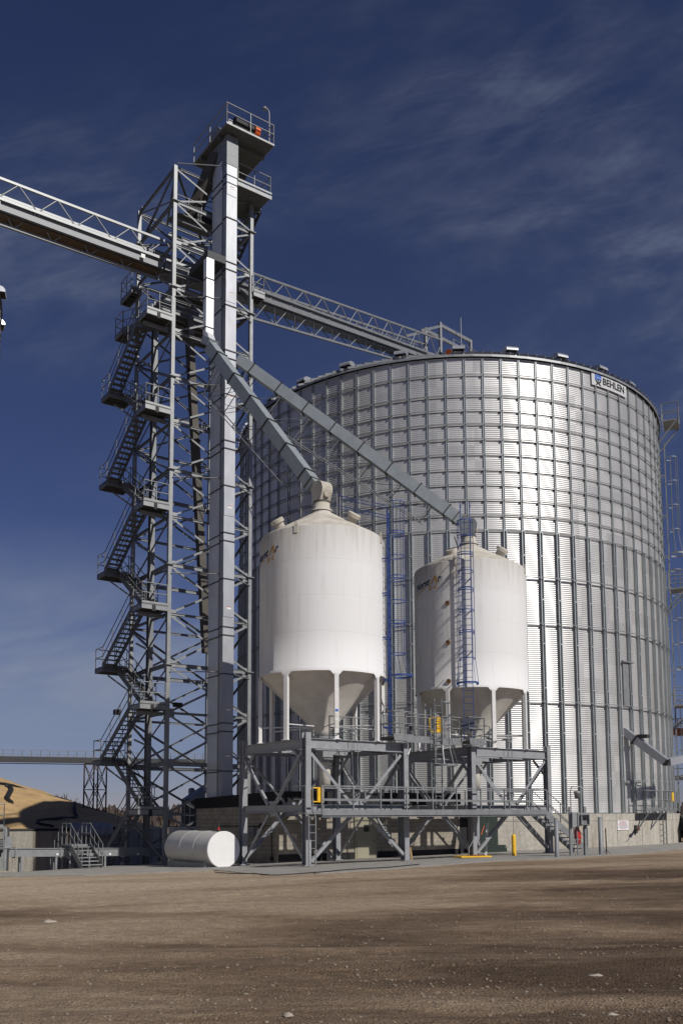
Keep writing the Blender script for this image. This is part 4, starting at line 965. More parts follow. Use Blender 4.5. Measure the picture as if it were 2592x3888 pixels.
# ------------------------------------------------------------------ bollards and the control post
def bollard(u, v, vt, r, m, lab, dome, grp):
    p = ground(u, v); h = (v-vt)/FPX*p.y*1.0; b = thing('bollard', p, lab, 'bollard', grp)
    MB().lathe(p, [(r, -.1), (r, h-(.03 if dome else .0)), (r*.75, h+(.05 if dome else 0)), (0, h+(.085 if dome else 0))], 24, sm=True).build('post', M[m], b)
bollard(1951, 3252, 3176, .095, 'yellow', 'yellow domed bollard in front of the concrete bin base', True, 'bollards along the slab')
bollard(2114, 3257, 3110, .088, 'galv_dull', 'grey pipe bollard at the foot of the catwalk stairs', False, 'bollards along the slab')
bollard(2281, 3247, 3105, .088, 'galv_dull', 'tall grey pipe bollard right of the control station', False, 'bollards along the slab')
pa, pb = ground(2168, 3252), ground(2224, 3250)
cs = thing('control_station', pa, 'grey control cabinet with a small screen on two posts by the stairs', 'control cabinet')
d = (pb-pa); d.z = 0; X = d.normalized(); Y_ = Vector((-X.y, X.x, 0)); sc_ = pa.y/FPX
def cpos(u, v, dy=0): return pa+X*((u-2168)*sc_/X.x*.86)+Z*((3252-v)*sc_)+Y_*dy
for q, top in ((pa, 3072), (pb, 3072)): MB().box(Vector((q.x, q.y, q.z+(3252-top)*sc_/2)), .10, .13, (3252-top)*sc_+.1, X, Y_, Z).build('post', M['galv_dull'], cs)
MB().box(cpos(2187, 3114), .30, .34, .60, X, Y_, Z).build('side_cabinet', M['grey_paint'], cs)
cbx = MB(); cbx.box(cpos(2220, 3114, -.02), .50, .36, .54, X, Y_, Z); cb_ = cbx.build('cabinet', M['galv_dull'], cs)
fr_ = MB(); c_ = cpos(2226, 3115, -.24)
for a_, b_, ww, hh in ((-.17, 0, .03, .42), (.17, 0, .03, .42), (0, .205, .37, .03), (0, -.205, .37, .03)): fr_.box(c_+X*a_+Z*b_, ww, .10, hh, X, Y_, Z)
fr_.build('screen_hood', M['galv'], cb_)
MB().box(c_+Y_*.052-Z*.01, .30, .015, .38, X, Y_, Z).build('panel', M['galv_dull'], cb_)
MB().box(c_+Y_*.035+Z*.04, .18, .02, .15, X, Y_, Z).build('screen', M['glass'], cb_)
MB().tube(c_+Y_*.04-Z*.12, c_+Y_*.02-Z*.12, .02, 8).build('button', M['red'], cb_)
hp = MB(); hp.path([cpos(2173, 3075), cpos(2173, 3008), cpos(2178, 2993), cpos(2188, 2991), cpos(2222, 2991), cpos(2229, 2997), cpos(2230, 3075)], .022, 8); hp.build('hoop', M['galv'], cs)
bh = MB(); bh.lathe(cpos(2203, 3018), [(.0, -.20), (.10, -.20), (.12, .0), (.14, .02), (.14, .10), (.0, .12)], 16); bh.build('beacon', M['galv_dull'], cs)
for k in (2196, 2199, 2226): MB().path([cpos(k, 3142), cpos(k, 3175), cpos(k, 3251)], .018, 6).build('conduit', M['galv_dull'], cs)
MB().bar(cpos(2172, 3192), cpos(2222, 3190), .03).build('cross_rail', M['galv'], cs)
# red bag hanging on the station
rb = bpy.data.meshes.new('red_bag'); bmm = bmesh.new(); bmesh.ops.create_icosphere(bmm, subdivisions=4, radius=1)
c_ = cpos(2207, 3174, .10)
for q in bmm.verts:
    k_ = 1+.22*noise.noise(q.co*2.2)+.08*noise.noise(q.co*6); t = (q.co.z+1)/2
    q.co = Vector((q.co.x*.15*k_*(1.05-.35*t), q.co.y*.12*k_, q.co.z*.40))
    q.co.x += -.05*t
bmm.to_mesh(rb); bmm.free(); rb.materials.append(M['red'])
for p_ in rb.polygons: p_.use_smooth = True
o = bpy.data.objects.new('red_bag', rb); col.objects.link(o); o.location = c_; tag(o, 'red bag hanging below the control cabinet', 'bag')
# thin black tripod marker
p = ground(2302, 3246); ts = thing('marker_stand', p, 'thin black rod on a small tripod near the tall grey bollard', 'marker stand')
MB().tube(p, onY(2298, 3146, p.y), .024, 8).build('rod', M['black'], ts)
for a in (.3, 2.4, 4.5): MB().tube(p+Z*.20, p+Vector((cos(a)*.2, sin(a)*.2, .01)), .01, 5).build('foot', M['black'], ts)

# ------------------------------------------------------------------ white storage tank beside the stand
n0, n1, er, ez, rr0 = 4.3, 8.35, -1.26, .37, .75
tk = thing('storage_tank', F(er, n0, -.4), 'white horizontal cylindrical tank lying left of the silo stand', 'tank')
mb = MB(); mb.lathe(F(er, n0, ez), [(rr0, 0.02), (rr0, n1-n0), (rr0*.93, n1-n0+.14), (rr0*.6, n1-n0+.28), (0, n1-n0+.34)], 56, ax=N); mb.build('shell', M['tank_white'], tk)
mb = MB(); mb.lathe(F(er, n0, ez), [(rr0+.004, .06), (rr0+.008, -.02), (rr0-.01, -.035), (0, -.035)], 56, sm=False, ax=N); mb.build('end_plate', M['white'], tk)
for nn in (n0+1.3, n0+2.6): mb = MB(); mb.lathe(F(er, nn, ez), [(rr0, -.03), (rr0+.012, -.012), (rr0+.012, .012), (rr0, .03)], 56, ax=N); mb.build('weld_seam', M['tank_white'], tk)
for nn in (n0+.45, n1-.5): 
    b_ = gF(er, nn); MB().fbox(er-.62, er+.62, nn-.12, nn+.12, b_.z-.05, ez-.52).build('cradle', M['tank_white'], tk)
b_ = gF(er, n0+2); MB().fbox(er-.70, er-.52, n0+.3, n1-.2, b_.z-.08, ez-.55).build('skid', M['galv_dull'], tk)
mb = MB(); p = F(er-.1, n0+.25, ez+rr0); mb.tube(p-Z*.04, p+Z*.05, .09, 10); mb.tube(p, p+Z*.32, .035, 8); mb.build('vent_pipe', M['dark_steel'], tk)
MB().tube(p+Z*.05, p+Z*.16, .05, 8).build('valve_cap', M['red'], tk)
LE0, LE1, LN0 = 1.86, 2.48, 10.3
# ------------------------------------------------------------------ braced support tower with its zigzag stair
TE0, TE1, TN0, TN1 = -.25, 4.37, 12.08, 16.70
tw = thing('elevator_tower', F((TE0+TE1)/2, (TN0+TN1)/2, -.6), 'tall braced galvanized tower with a zigzag stair up its left side', 'tower')
CT = [(TE0, TN0), (TE1, TN0), (TE1, TN1), (TE0, TN1)]
ZL = [-.60, 1.85, 4.32, 6.85, 9.26, 11.85, 14.36, 16.87, 19.31, 21.80, 24.25, 26.70, 29.12, 31.5, 33.89, 35.8]
for e, n in CT:
    b = gF(e, n); mb = MB(); mb.box(F(e, n, (b.z+35.9)/2), .19, .19, 35.9-b.z); ps = mb.build('corner_post', M['galv'], tw)
    mb = MB(); mb.box(F(e, n, b.z+.10), .55, .55, .10); mb.box(F(e, n, b.z+.30), .36, .03, .40); mb.box(F(e, n, b.z+.30), .03, .36, .40); mb.build('base_plate', M['galv'], ps)
    for i, z in enumerate(ZL[1:-1]):
        if i % 2 == 1: MB().box(F(e, n, z), .40, .40, .04).build('splice_plate', M['galv_dull'], ps)
def brace(p, q, w, m='mid_steel', nm='brace', out=None): 
    b_ = MB(); b_.angle(p, q, w, .014, out if out else Z); return b_.build(nm, M[m], tw)
nb = 0
for fi in range(4):
    (a0, a1), (b0, b1) = CT[fi], CT[(fi+1) % 4]; d = F(b0, b1)-F(a0, a1); L = d.length; d = d/L; out = Vector((d.y, -d.x, 0))
    for i in range(1, len(ZL)):
        z = ZL[i]
        if fi == 0 and i == 14: pass
        b_ = MB(); h_ = .20 if i % 2 == 0 else .12
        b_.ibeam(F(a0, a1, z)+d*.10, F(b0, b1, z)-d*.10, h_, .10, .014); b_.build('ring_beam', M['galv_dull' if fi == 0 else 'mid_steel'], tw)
        if fi in (1, 3) and i in (12, 13, 14) : continue
        z0 = ZL[i-1]+(.35 if i == 1 else .10); z1 = z-.10
        big = .09 if i < 8 else .075
        for k, (p, q) in enumerate(((F(a0, a1, z0)+d*.12, F(b0, b1, z1)-d*.12), (F(a0, a1, z1)+d*.12, F(b0, b1, z0)-d*.12))):
            if i == 1 and k == 0: continue
            o_ = out*(.045 if k else -.045)
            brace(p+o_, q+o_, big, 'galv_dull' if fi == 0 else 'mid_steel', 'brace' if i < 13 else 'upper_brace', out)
        if fi in (0, 3) or i % 2 == 0:
            for c_, s_ in ((F(a0, a1, z), 1), (F(b0, b1, z), -1)):
                MB().box(c_+d*s_*.24+out*.0, .30, .02, .46, d, out, Z).build('gusset', M['galv'], tw) if (fi == 0 and i < 14) or fi == 3 else None
# mid post carrying the stair
b = gF(TE0, 14.3); mb = MB(); mb.ibeam(Vector((b.x, b.y, b.z-.1)), F(TE0, 14.3, 29.3), .30, .26, .025, N); mb.build('stair_post', M['mid_steel'], tw)
# stair: landings beside the near corner and out past the far corner
zf = [2.12, 7.24, 12.20, 17.39, 22.42, 27.44]
EO, EM, EI = -1.75, -1.04, -.37
def landing(e0, e1, n0, n1, z, railpts, toe=()):
    mb = MB(); mb.fbox(e0, e1, n0, n1, z-.05, z); lp = mb.build('landing', M['deck_grate'], tw)
    fr = MB(); 
    fk = MB()
    for (ea, eb, na, nbb) in ((e0, e1, n0, n0+.06), (e0, e1, n1-.06, n1), (e0, e0+.06, n0+.065, n1-.065), (e1-.06, e1, n0+.065, n1-.065)): fr.fbox(ea, eb, na, nbb, z-.27, z-.055)
    for k in range(1, 4): fk.fbox(e0+.07, e1-.07, n0+(n1-n0)*k/4-.03, n0+(n1-n0)*k/4+.03, z-.20, z-.06)
    fk.build('landing_joists', M['deck_grate'], lp)
    fr.build('landing_frame', M['galv' if n0 < 13 else 'mid_steel'], lp)
    tb = MB(); tb.fbox(e0, e1, n0-.012, n0-.002, z, z+.11); tb.build('toe_plate', M['galv'], lp)
    if railpts:
        r_ = MB(); rails(r_, railpts, 1.05, .025, .75); r_.build('railing', M['galv'], lp)
    return lp
for i, z in enumerate(zf):
    landing(EO, TE0-.11, 11.92, 13.1, z, [F(EO+.03, 13.05, z), F(EO+.03, 11.95, z), F(TE0-.14, 11.95, z)])
    MB().fbox(-1.20, -1.02, 11.90, 11.915, z-.36, z-.05).build('landing_clip', M['black'], tw)
    # outer flight down to the left landing below, inner flight from it down to the next front landing
    zl = z-2.5 if i else None
    if i:
        stairs(tw, 'stair_flight', F((EO+EM)/2-.02, 13.1, z-.02), F((EO+EM)/2-.02, 16.9, zl+.03), E, .66, M['stair'], 13, (-1, 1))
        landing(EO, EI+.02, 16.9, 18.0, zl, [F(EO+.03, 16.95, zl), F(EO+.03, 17.96, zl), F(EI, 17.96, zl), F(EI, 16.95, zl)])
        stairs(tw, 'stair_flight', F((EI+EM)/2+.01, 16.9, zl-.02), F((EI+EM)/2+.01, 13.1, zf[i-1]+.03), E, .62, M['stair'], 13, (-1, 1))
        MB().bar(F(-1.2, 17.5, zl-.38), F(TE0, TN1, zl-1.3), .08).build('knee_brace', M['galv_dull'], tw)
        MB().bar(F(TE0, TN0+.6, z-.40), F(-1.6, TN0+.6, z-.40), .14, .18).build('outrigger', M['galv'], tw)
        MB().bar(F(TE0, 14.3, zl+.6), F(-1.0, 14.3, zl+.9), .08).build('outrigger', M['galv_dull'], tw)
b = gF(EO, 17.2)
stairs(tw, 'stair_flight', F((EO+EM)/2-.02, 13.1, zf[0]-.02), Vector((F((EO+EM)/2-.02, 17.1).x, F((EO+EM)/2-.02, 17.1).y, b.z+.12)), E, .66, M['stair'], 14, (-1, 1))
# from the last front landing on to the conveyor floor
zl = 28.8
stairs(tw, 'stair_flight', F((EI+EM)/2+.01, 16.9, zl-.02), F((EI+EM)/2+.01, 13.1, zf[-1]+.03), E, .62, M['stair'], 9, (-1, 1))
landing(EM, EI+.02, 16.9, 18.0, zl, [F(EM+.03, 16.95, zl), F(EM+.03, 17.96, zl), F(EI, 17.96, zl)])
landing(-.95, -.36, 15.9, 17.5, 30.75, [F(-.92, 15.95, 30.75), F(-.92, 17.46, 30.75), F(-.36, 17.46, 30.75)])
# conveyor floor: grating on joists
cf = MB(); cf.fbox(TE0+.12, TE1-.12, TN0+.15, 13.0, 29.35, 29.40); cf.fbox(TE0+.12, TE1-.12, 14.85, TN1-.12, 29.35, 29.40); cfl = cf.build('conveyor_floor', M['deck_grate'], tw)
for k in range(9):
    n = TN0+.35+k*.50; mb = MB(); mb.ibeam(F(TE0+.11, n, 29.22), F(TE1-.11, n, 29.22), .22, .12, .014); mb.build('floor_joist', M['mid_steel'], cfl)
for zz, nn in ((30.45, 12.3), (31.9, 12.3), (32.6, 13.0), (33.3, 12.5)):
    MB().ibeam(F(TE0+.11, nn, zz), F(2.2, nn, zz), .18, .12, .014).build('floor_beam', M['galv'], tw)
rl([F(-.1, 12.25, 29.4), F(2.2, 12.25, 29.4)], .9, parent=tw); rl([F(-.1, 12.3, 33.5), F(2.2, 12.3, 33.5)], .9, parent=tw)
MB().fbox(TE0+.1, 2.3, 12.2, 13.2, 33.42, 33.48).build('upper_floor', M['deck_grate'], tw)
MB().box(F(1.75, 12.9, 34.0), .9, .8, .9).build('drive_housing', M['dark_steel'], tw)
# top bracing and ties to the leg
for p, q in ((F(TE0, TN0, 35.75), F(TE1, TN1, 33.9)), (F(TE0, TN0, 35.8), F(TE0+.1, TN1, 33.95)), (F(TE0, TN0, 35.75), F(1.4, TN1, 35.7))): brace(p, q, .10, nm='upper_brace')
for z in (36.0, 28.6, 23.85, 18.9, 13.9, 8.9, 4.0): MB().tube(F(TE0+.05, TN0-.12, z), F(LE0+.1, LN0+.45, z+.02), .03, 6).build('leg_tie', M['galv'], tw)
for z in (36.0, 28.6, 23.85, 18.9, 13.9, 8.9, 4.0): MB().tube(F(TE1-.05, TN0-.12, z), F(LE1-.1, LN0+.45, z+.02), .03, 6).build('leg_tie', M['galv'], tw)
# platform at the top of the right corner with a stair behind it
rp = MB(); rp.fbox(2.95, 5.0, 11.05, 13.6, 35.62, 35.72); rpl = rp.build('corner_platform', M['deck_grate'], tw)
MB().fbox(2.9, 5.04, 11.0, 11.045, 35.52, 35.72).build('platform_edge', M['galv'], rpl); MB().fbox(2.9, 5.04, 11.0, 11.05, 35.82, 35.92).build('toe_plate', M['galv'], rpl)
r_ = MB(); rails(r_, [F(2.95, 11.06, 35.75), F(4.99, 11.06, 35.75), F(4.99, 13.5, 35.75)], 1.1, .026, 1.05); r_.build('railing', M['galv'], rpl)
stairs(tw, 'stair_flight', F(4.75, 12.2, 35.6), F(4.75, 15.6, 33.3), E, .6, M['stair'], 11, (1,))
landing(4.4, 5.1, 15.6, 16.6, 33.3, [F(5.07, 15.6, 33.3), F(5.07, 16.55, 33.3)])
stairs(tw, 'stair_flight', F(4.75, 15.5, 33.2), F(4.75, 12.6, 30.4), E, .6, M['stair'], 11, (1,))
landing(4.4, 5.1, 11.8, 12.6, 30.4, [F(5.07, 12.6, 30.4), F(5.07, 11.85, 30.4), F(4.4, 11.85, 30.4)])
# floodlights
for p in (F(TE0+.45, TN0-.25, 7.25),): MB().box(p, .46, .16, .22).build('floodlight', M['black'], tw)
MB().box(F(-1.9, 14.4, 7.0), .3, .3, .25).build('floodlight', M['black'], tw)

# ------------------------------------------------------------------ bucket elevator leg

lg = thing('bucket_elevator', F(2.2, 11, 2.), 'bright twin-casing bucket elevator leg with a railed drive deck on top', 'bucket elevator')
fc = MB(); fc.fbox(LE0, LE1, LN0, LN0+.34, 1.5, 35.85); f_ = fc.build('front_casing', M['galv_leg'], lg)
bc = MB(); bc.fbox(LE0+.02, LE1-.02, LN0+.55, 11.92, -.6, 36.4); k_ = bc.build('rear_casing', M['casing'], lg)
MB().fbox(LE0+.06, LE0+.10, LN0+.34, LN0+.55, 1.5, 35.8).build('web_plate', M['galv_dull'], lg)
i = 0; z = 3.95
while z < 35.7:
    MB().fbox(LE0-.035, LE1+.035, LN0-.035, LN0+.36, z-.025, z+.025).build('flange', M['dark_steel'], f_)
    MB().fbox(LE0-.02, LE1+.02, LN0+.51, 11.96, z-.06, z-.02).build('flange', M['dark_steel'], k_)
    i += 1; z += (2.45, 1.95, .42)[i % 3] if True else 0
for z in (34.9, 29.0, 23.4, 17.6, 12.4, 7.3, 5.0):
    MB().fbox(LE0+.0, LE1-.04, LN0-.02, LN0-.002, z-.75, z+.45).build('inspection_door', M['galv_leg'], f_)
    d_ = MB(); d_.fbox(LE0+.20, LE0+.44, LN0-.027, LN0-.021, z-.36, z-.26); d_.build('warning_label', M['white'], f_); d_ = MB(); d_.fbox(LE0+.20, LE0+.44, LN0-.027, LN0-.021, z-.258, z-.23); d_.build('warning_label_band', M['red'], f_)
# head: perforated neck, hood, deck
MB().fbox(LE0-.02, LE1+.04, LN0-.02, 11.96, 36.42, 37.55).build('head_neck', M['galv_dull'], lg)
MB().fbox(LE0-.02, LE1+.04, LN0-.02, LN0+.5, 35.86, 36.415).build('head_neck', M['galv_dull'], lg)
hh = MB()
for a in range(9):
    for b_ in range(7):
        if (a+b_) % 2 == 0: hh.box(F(LE0+.05+a*.072, LN0-.03, 36.0+b_*.12), .026, .006, .026)
hh.build('perforation', M['white'], lg)
hd = MB(); hd.prism([F(LE0-.1, 10.9, 37.72), F(LE0-.1, 10.9, 38.2), F(LE0-.1, 11.2, 38.5), F(LE0-.1, 12.0, 38.5), F(LE0-.1, 12.3, 38.2), F(LE0-.1, 12.3, 37.72)], E*.95); hd.build('head_hood', M['galv'], lg)
dk = MB(); dk.fbox(1.55, 4.35, 9.75, 13.5, 37.62, 37.67); dkk = dk.build('drive_deck', M['deck_grate'], lg)
for (ea, eb, na, nb_) in ((1.5, 4.4, 9.70, 9.748), (1.5, 4.4, 13.502, 13.55), (1.5, 1.548, 9.75, 13.5), (4.352, 4.4, 9.75, 13.5)): MB().fbox(ea, eb, na, nb_, 37.60, 37.70).build('edge_channel', M['galv'], dkk)
for n in (10.75, 12.75): MB().fbox(1.55, 4.35, n-.08, n+.08, 37.40, 37.618).build('deck_beam', M['deck_grate'], dkk)
r_ = MB(); rails(r_, [F(1.53, 13.5, 37.7), F(1.53, 9.73, 37.7), F(4.37, 9.73, 37.7), F(4.37, 13.5, 37.7)], 1.1, .03, 1.7); r_.build('railing', M['galv'], dkk)
mo = MB(); mo.tube(F(2.2, 10.2, 38.25), F(3.3, 10.2, 38.25), .30, 16); mo.box(F(2.75, 10.2, 37.85), 1.2, .5, .3); mt = mo.build('drive_motor', M['black'], lg)
MB().tube(F(3.35, 10.2, 38.25), F(3.65, 10.2, 38.25), .36, 16).build('belt_guard', M['orange'], lg); MB().box(F(3.5, 10.2, 37.9), .2, .4, .3).build('guard_leg', M['orange'], lg)
MB().box(F(2.05, 10.3, 38.2), .25, .04, .45).build('nameplate', M['galv'], lg)
mb = MB(); mb.path([F(4.2, 9.9, 37.7), F(4.2, 9.9, 39.5), F(4.15, 9.9, 39.68), F(4.0, 9.9, 39.75)], .03, 6); lp = mb.build('lamp_pole', M['galv'], lg)
MB().lathe(F(3.91, 9.9, 39.62), [(0, .16), (.09, .14), (.12, 0), (0, -.04)], 14).build('lamp_head', M['galv_dull'], lp)
# discharge from the head down into the tower
MB().bar(F(2.0, 11.6, 37.2), F(1.2, 13.4, 33.8), .6, .6).build('head_discharge', M['dull_brown'], lg)

# ------------------------------------------------------------------ spouts
def spout(label, pts, w, parent_name='grain_spout', m='spout', fl=None, grp=None):
    s = thing(parent_name, pts[0], label, 'grain spout', grp)
    for a, b in zip(pts, pts[1:]):
        d = (b-a).normalized(); MB().bar(a, b, w, w).build('chute', M[m], s)
    a, b = pts[-2], pts[-1]; L = (b-a).length; d = (b-a)/L; sd_ = d.cross(Z).normalized(); uu = sd_.cross(d)
    for i in range(fl or 0):
        q = a+d*L*(i+.55)/(fl); MB().box(q, .05, w+.10, w+.10, d, sd_, uu).build('flange', M['dark_steel'], s)
    return s, d, sd_, uu, L
a1, b1_ = onn(800, 1318, 9.85), F(2.41, 2.95, 16.22)
SP1, d1, sd1, uu1, L1 = spout('grey square spout slanting from the leg down to the nearer white silo', [a1, b1_], .55, fl=6)
a2, b2_ = onn(905, 1366, 10.75), F(10.93, 2.74, 16.22)
SP2, d2, sd2, uu2, L2 = spout('longer grey square spout slanting from the leg over to the farther white silo', [a2, b2_], .55, fl=8)
MB().bar(a1+Z*.45, a1-d1*.3-Z*.1, .6, .6).build('inlet_box', M['spout'], SP1)
def truss_under(s, a, d, sd_, uu, L, t0, t1, dep, npan, w):
    lo = []; 
    for k in (-1, 1): MB().tube(a+d*L*t0+sd_*k*.22-uu*.3, a+d*L*(t0+.04)+sd_*k*.22-uu*(w+dep)*.9, .02, 5).build('truss_strut', M['galv_dull'], s)
    for k in (-1, 1): MB().tube(a+d*L*(t0+.02)+sd_*k*.22-uu*(w/2+dep), a+d*L*(t1-.02)+sd_*k*.22-uu*(w/2+dep*.55), .024, 6).build('truss_chord', M['galv_dull'], s)
    for i in range(npan):
        t = t0+.03+(t1-t0-.06)*i/(npan-1); dd = dep*(1-.45*i/(npan-1)); p = a+d*L*t
        for k in (-1, 1): 
            m_ = 'galv' if k == 1 else 'galv_dull'
            MB().tube(p+sd_*k*.22-uu*w/2, p+sd_*k*.22-uu*(w/2+dd), .024, 5).build('truss_post', M[m_], s)
            if i < npan-1: 
                t2 = t0+.03+(t1-t0-.06)*(i+1)/(npan-1); MB().tube(p+sd_*k*.22-uu*(w/2+dd), a+d*L*t2+sd_*k*.22-uu*w/2, .014, 5).build('truss_diagonal', M['galv_dull'], s)
        MB().tube(p+sd_*.22-uu*(w/2+dd), p-sd_*.22-uu*(w/2+dd), .016, 5).build('truss_cross_bar', M['galv_dull'], s)
truss_under(SP1, a1, d1, sd1, uu1, L1, .12, .88, 1.5, 6, .55)
truss_under(SP2, a2, d2, sd2, uu2, L2, .06, .92, 1.7, 7, .55)
# dead-head boxes on the silo inlets
def deadhead(s, c, dirh, m):
    """drum seen from the side: dirh = horizontal direction the spout arrives from"""
    ax = Vector((-dirh.y, dirh.x, 0)).normalized(); out = -dirh; c = Vector(c); mb = MB(); prof = []
    P = [c+dirh*.48+Z*.22, c+dirh*.32+Z*.42]+[c+Z*.0+(out*cos(R_(100-i*17))+Z*sin(R_(100-i*17)))*.43 for i in range(9)]+[c+out*.22-Z*.52, c+dirh*.34-Z*.52, c+dirh*.38-Z*.2]
    mb.prism([p-ax*.27 for p in P], ax*.54); dh = mb.build('dead_head', M[m], s)
    mb = MB(); mb.lathe(c+out*.34-Z*.18, [(0, .09), (.16, .09), (.16, 0)], 20, sm=False, ax=(out-Z*.25).normalized()); mb.build('access_cap', M['silo_roof'], dh)
    mb = MB(); mb.lathe(c-Z*.52, [(.38, -.04), (.38, .03), (.3, .03)], 22, sm=False); mb.build('collar_flange', M['dull_brown'], dh)
deadhead(SP1, (C1.x, C1.y, 15.88), N*1., 'silo_roof')
dh2 = Vector((a2.x-b2_.x, a2.y-b2_.y, 0)).normalized()
deadhead(SP2, (C2.x, C2.y, 15.88), dh2, 'mid_steel')
MB().box(b1_-d1*.25, .06, .62, .62, d1, sd1, uu1).build('end_flange', M['dull_brown'], SP1); MB().box(b2_-d2*.25, .06, .62, .62, d2, sd2, uu2).build('end_flange', M['dull_brown'], SP2)
# bright vertical spout beside the leg, and the brown one behind it
v1 = thing('vertical_spout', F(1.15, 10.9, 26), 'bright narrow vertical spout section just left of the bucket elevator', 'grain spout')
q0, q1 = onn(790, 1270, 10.1), onn(790, 985, 10.1); e_, n_, z_ = EN(q0); z1_ = q1.z
MB().fbox(e_-.21, e_+.21, n_-.17, n_+.17, z_, z1_).build('chute', M['bright'], v1); MB().bar(Vector((q0.x, q0.y, z_)), a1+d1*.25+Z*.05, .40, .34).build('elbow', M['bright'], v1)
MB().fbox(e_-.15, e_+.9, n_-.15, n_+1.9, z1_+.02, z1_+.42).build('hood', M['dark_steel'], v1)
for z in (z_+2.9, z_+1.9, z_+.3): MB().fbox(e_-.24, e_+.24, n_-.20, n_+.20, z-.02, z+.02).build('flange', M['dark_steel'], v1)
p, q = onn(712, 1150, 14.9), onn(783, 2480, 14.9)
v2 = thing('down_spout', q, 'long dull brown spout slanting down inside the tower', 'grain spout')
MB().bar(p, q, .38, .38).build('chute', M['dull_brown'], v2); MB().bar(onn(716, 1180, 14.6), onn(726, 1270, 14.6), .44, .2).build('cover', M['galv'], v2)
for t in (.2, .4, .6, .8): c_ = p+(q-p)*t; MB().box(c_, .5, .5, .05).build('flange', M['dark_steel'], v2)

# ------------------------------------------------------------------ conveyor bridges
def bridge(label, p0, p1, ztop, zmid, zbot, wd, panels, side, name='conveyor_bridge', grp='overhead conveyor bridges'):
    """trussed bridge from plan point p0 to p1; ztop/zmid/zbot = (z at p0, z at p1)"""
    s = thing(name, Vector((p0.x, p0.y, zbot[0])), label, 'conveyor', grp)
    d = (p1-p0); L = d.length; d = d/L; sd_ = Vector((-d.y, d.x, 0))
    def P(t, off, zz): q = p0+d*L*t+sd_*off; return Vector((q.x, q.y, zz[0]+(zz[1]-zz[0])*t))
    for off in (0, wd):
        MB().bar(P(0, off, ztop), P(1, off, ztop), .10, .12).build('top_chord', M['galv'], s)
        MB().bar(P(0, off, zmid), P(1, off, zmid), .10, .14).build('middle_chord', M['galv'], s)
        for i in range(panels):
            ta, tb, tm = i/panels, (i+1)/panels, (i+.5)/panels
            MB().tube(P(ta, off, ztop), P(tm, off, zmid), .035, 6).build('web_brace', M['galv'], s); MB().tube(P(tm, off, zmid), P(tb, off, ztop), .035, 6).build('web_brace', M['galv'], s)
            MB().tube(P(tm, off, zmid), P(min(1, tm+.5/panels), wd/2, zbot), .032, 6).build('lower_brace', M['galv_dull'], s); MB().tube(P(min(1, tm+.5/panels), wd/2, zbot), P(min(1, tm+1/panels), off, zmid), .032, 6).build('lower_brace', M['galv_dull'], s)
    MB().bar(P(0, wd/2, zbot), P(1, wd/2, zbot), .12, .12).build('keel_chord', M['galv_dull'], s)
    zt = (zmid[0]-.25, zmid[1]-.25)
    MB().bar(P(0, .33, zt), P(1, .33, zt), .46, .46).build('conveyor_trough', M['galv_dull'], s)
    mb = MB(); mb.bar(P(0, wd-.42, (zmid[0]-.16, zmid[1]-.16)), P(1, wd-.42, (zmid[0]-.16, zmid[1]-.16)), .70, .05); mb.build('walkway', M['galv_dull'], s)
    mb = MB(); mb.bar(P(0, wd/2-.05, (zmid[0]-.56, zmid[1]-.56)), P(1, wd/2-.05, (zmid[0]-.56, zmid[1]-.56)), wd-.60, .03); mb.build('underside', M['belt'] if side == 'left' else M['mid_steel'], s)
    mb = MB(); mb.tube(P(0, wd-.02, (ztop[0]-.28, ztop[1]-.28)), P(1, wd-.02, (ztop[0]-.28, ztop[1]-.28)), .03, 6); mb.build('cable_tray', M['galv'], s)
    return s, P, d, sd_
BLs, PL, dL, sL = bridge('trussed conveyor bridge running from the tower out of the picture to the left', F(-17.5, 13.3), F(TE0-.0, 13.3), (32.28, 32.33), (31.25, 31.30), (30.30, 30.50), 1.3, 9, 'left')
pb0 = F(TE0+.15, 13.3); dBR = (BC2-F(4.4, 13.3)); 
pr1 = F(4.4, 13.3)+(BC2-F(4.4, 13.3))*1.0
BRs, PR, dR, sR = bridge('trussed conveyor bridge climbing from the tower to the peak of the big bin', Vector((F(4.4, 13.3).x, F(4.4, 13.3).y, 0)), Vector((pr1.x, pr1.y, 0)), (32.40, 38.02), (31.56, 36.6), (30.05, 35.75), 1.3, 12, 'right')
# link inside the tower
s_, _, _, _ = bridge('short conveyor section passing through the tower', F(TE0+.12, 13.3), F(4.3, 13.3), (32.33, 32.40), (31.30, 31.50), (30.50, 30.10), 1.3, 3, 'right')
for t in (.04, .5, .93):
    q = PL(t, -.06, (31.0, 31.04)); MB().box(q-Z*.03, .22, .03, .22).build('trough_hatch', M['white'], BLs)
# head works over the bin peak
def PH(t, off, z): q = F(4.4, 13.3)+(BC2-F(4.4, 13.3))*t+sR*off; return Vector((q.x, q.y, z))
MB().box(PH(.985, .65, 37.7), .22, 1.3, 3.2, dR, sR, Z).build('head_frame', M['grey_paint'], BRs) if False else None
for off in (0, 1.3):
    MB().bar(PH(.985, off, 36.2), PH(.985, off, 39.3), .22, .18).build('head_post', M['galv_dull'], BRs)
    MB().bar(PH(1.20, off, 36.2), PH(1.20, off, 40.0), .20, .18).build('head_post', M['galv_dull'], BRs)
    MB().bar(PH(.985, off, 39.1), PH(1.20, off, 39.9), .14, .26).build('head_beam', M['galv_dull'], BRs)
    MB().bar(PH(.985, off, 39.0), PH(.86, off, 37.4), .12, .18).build('head_brace', M['galv'], BRs)
MB().box(PH(.995, .2, 36.2), 1.0, .9, 1.1, dR, sR, Z).build('discharge_box', M['dark_steel'], BRs)
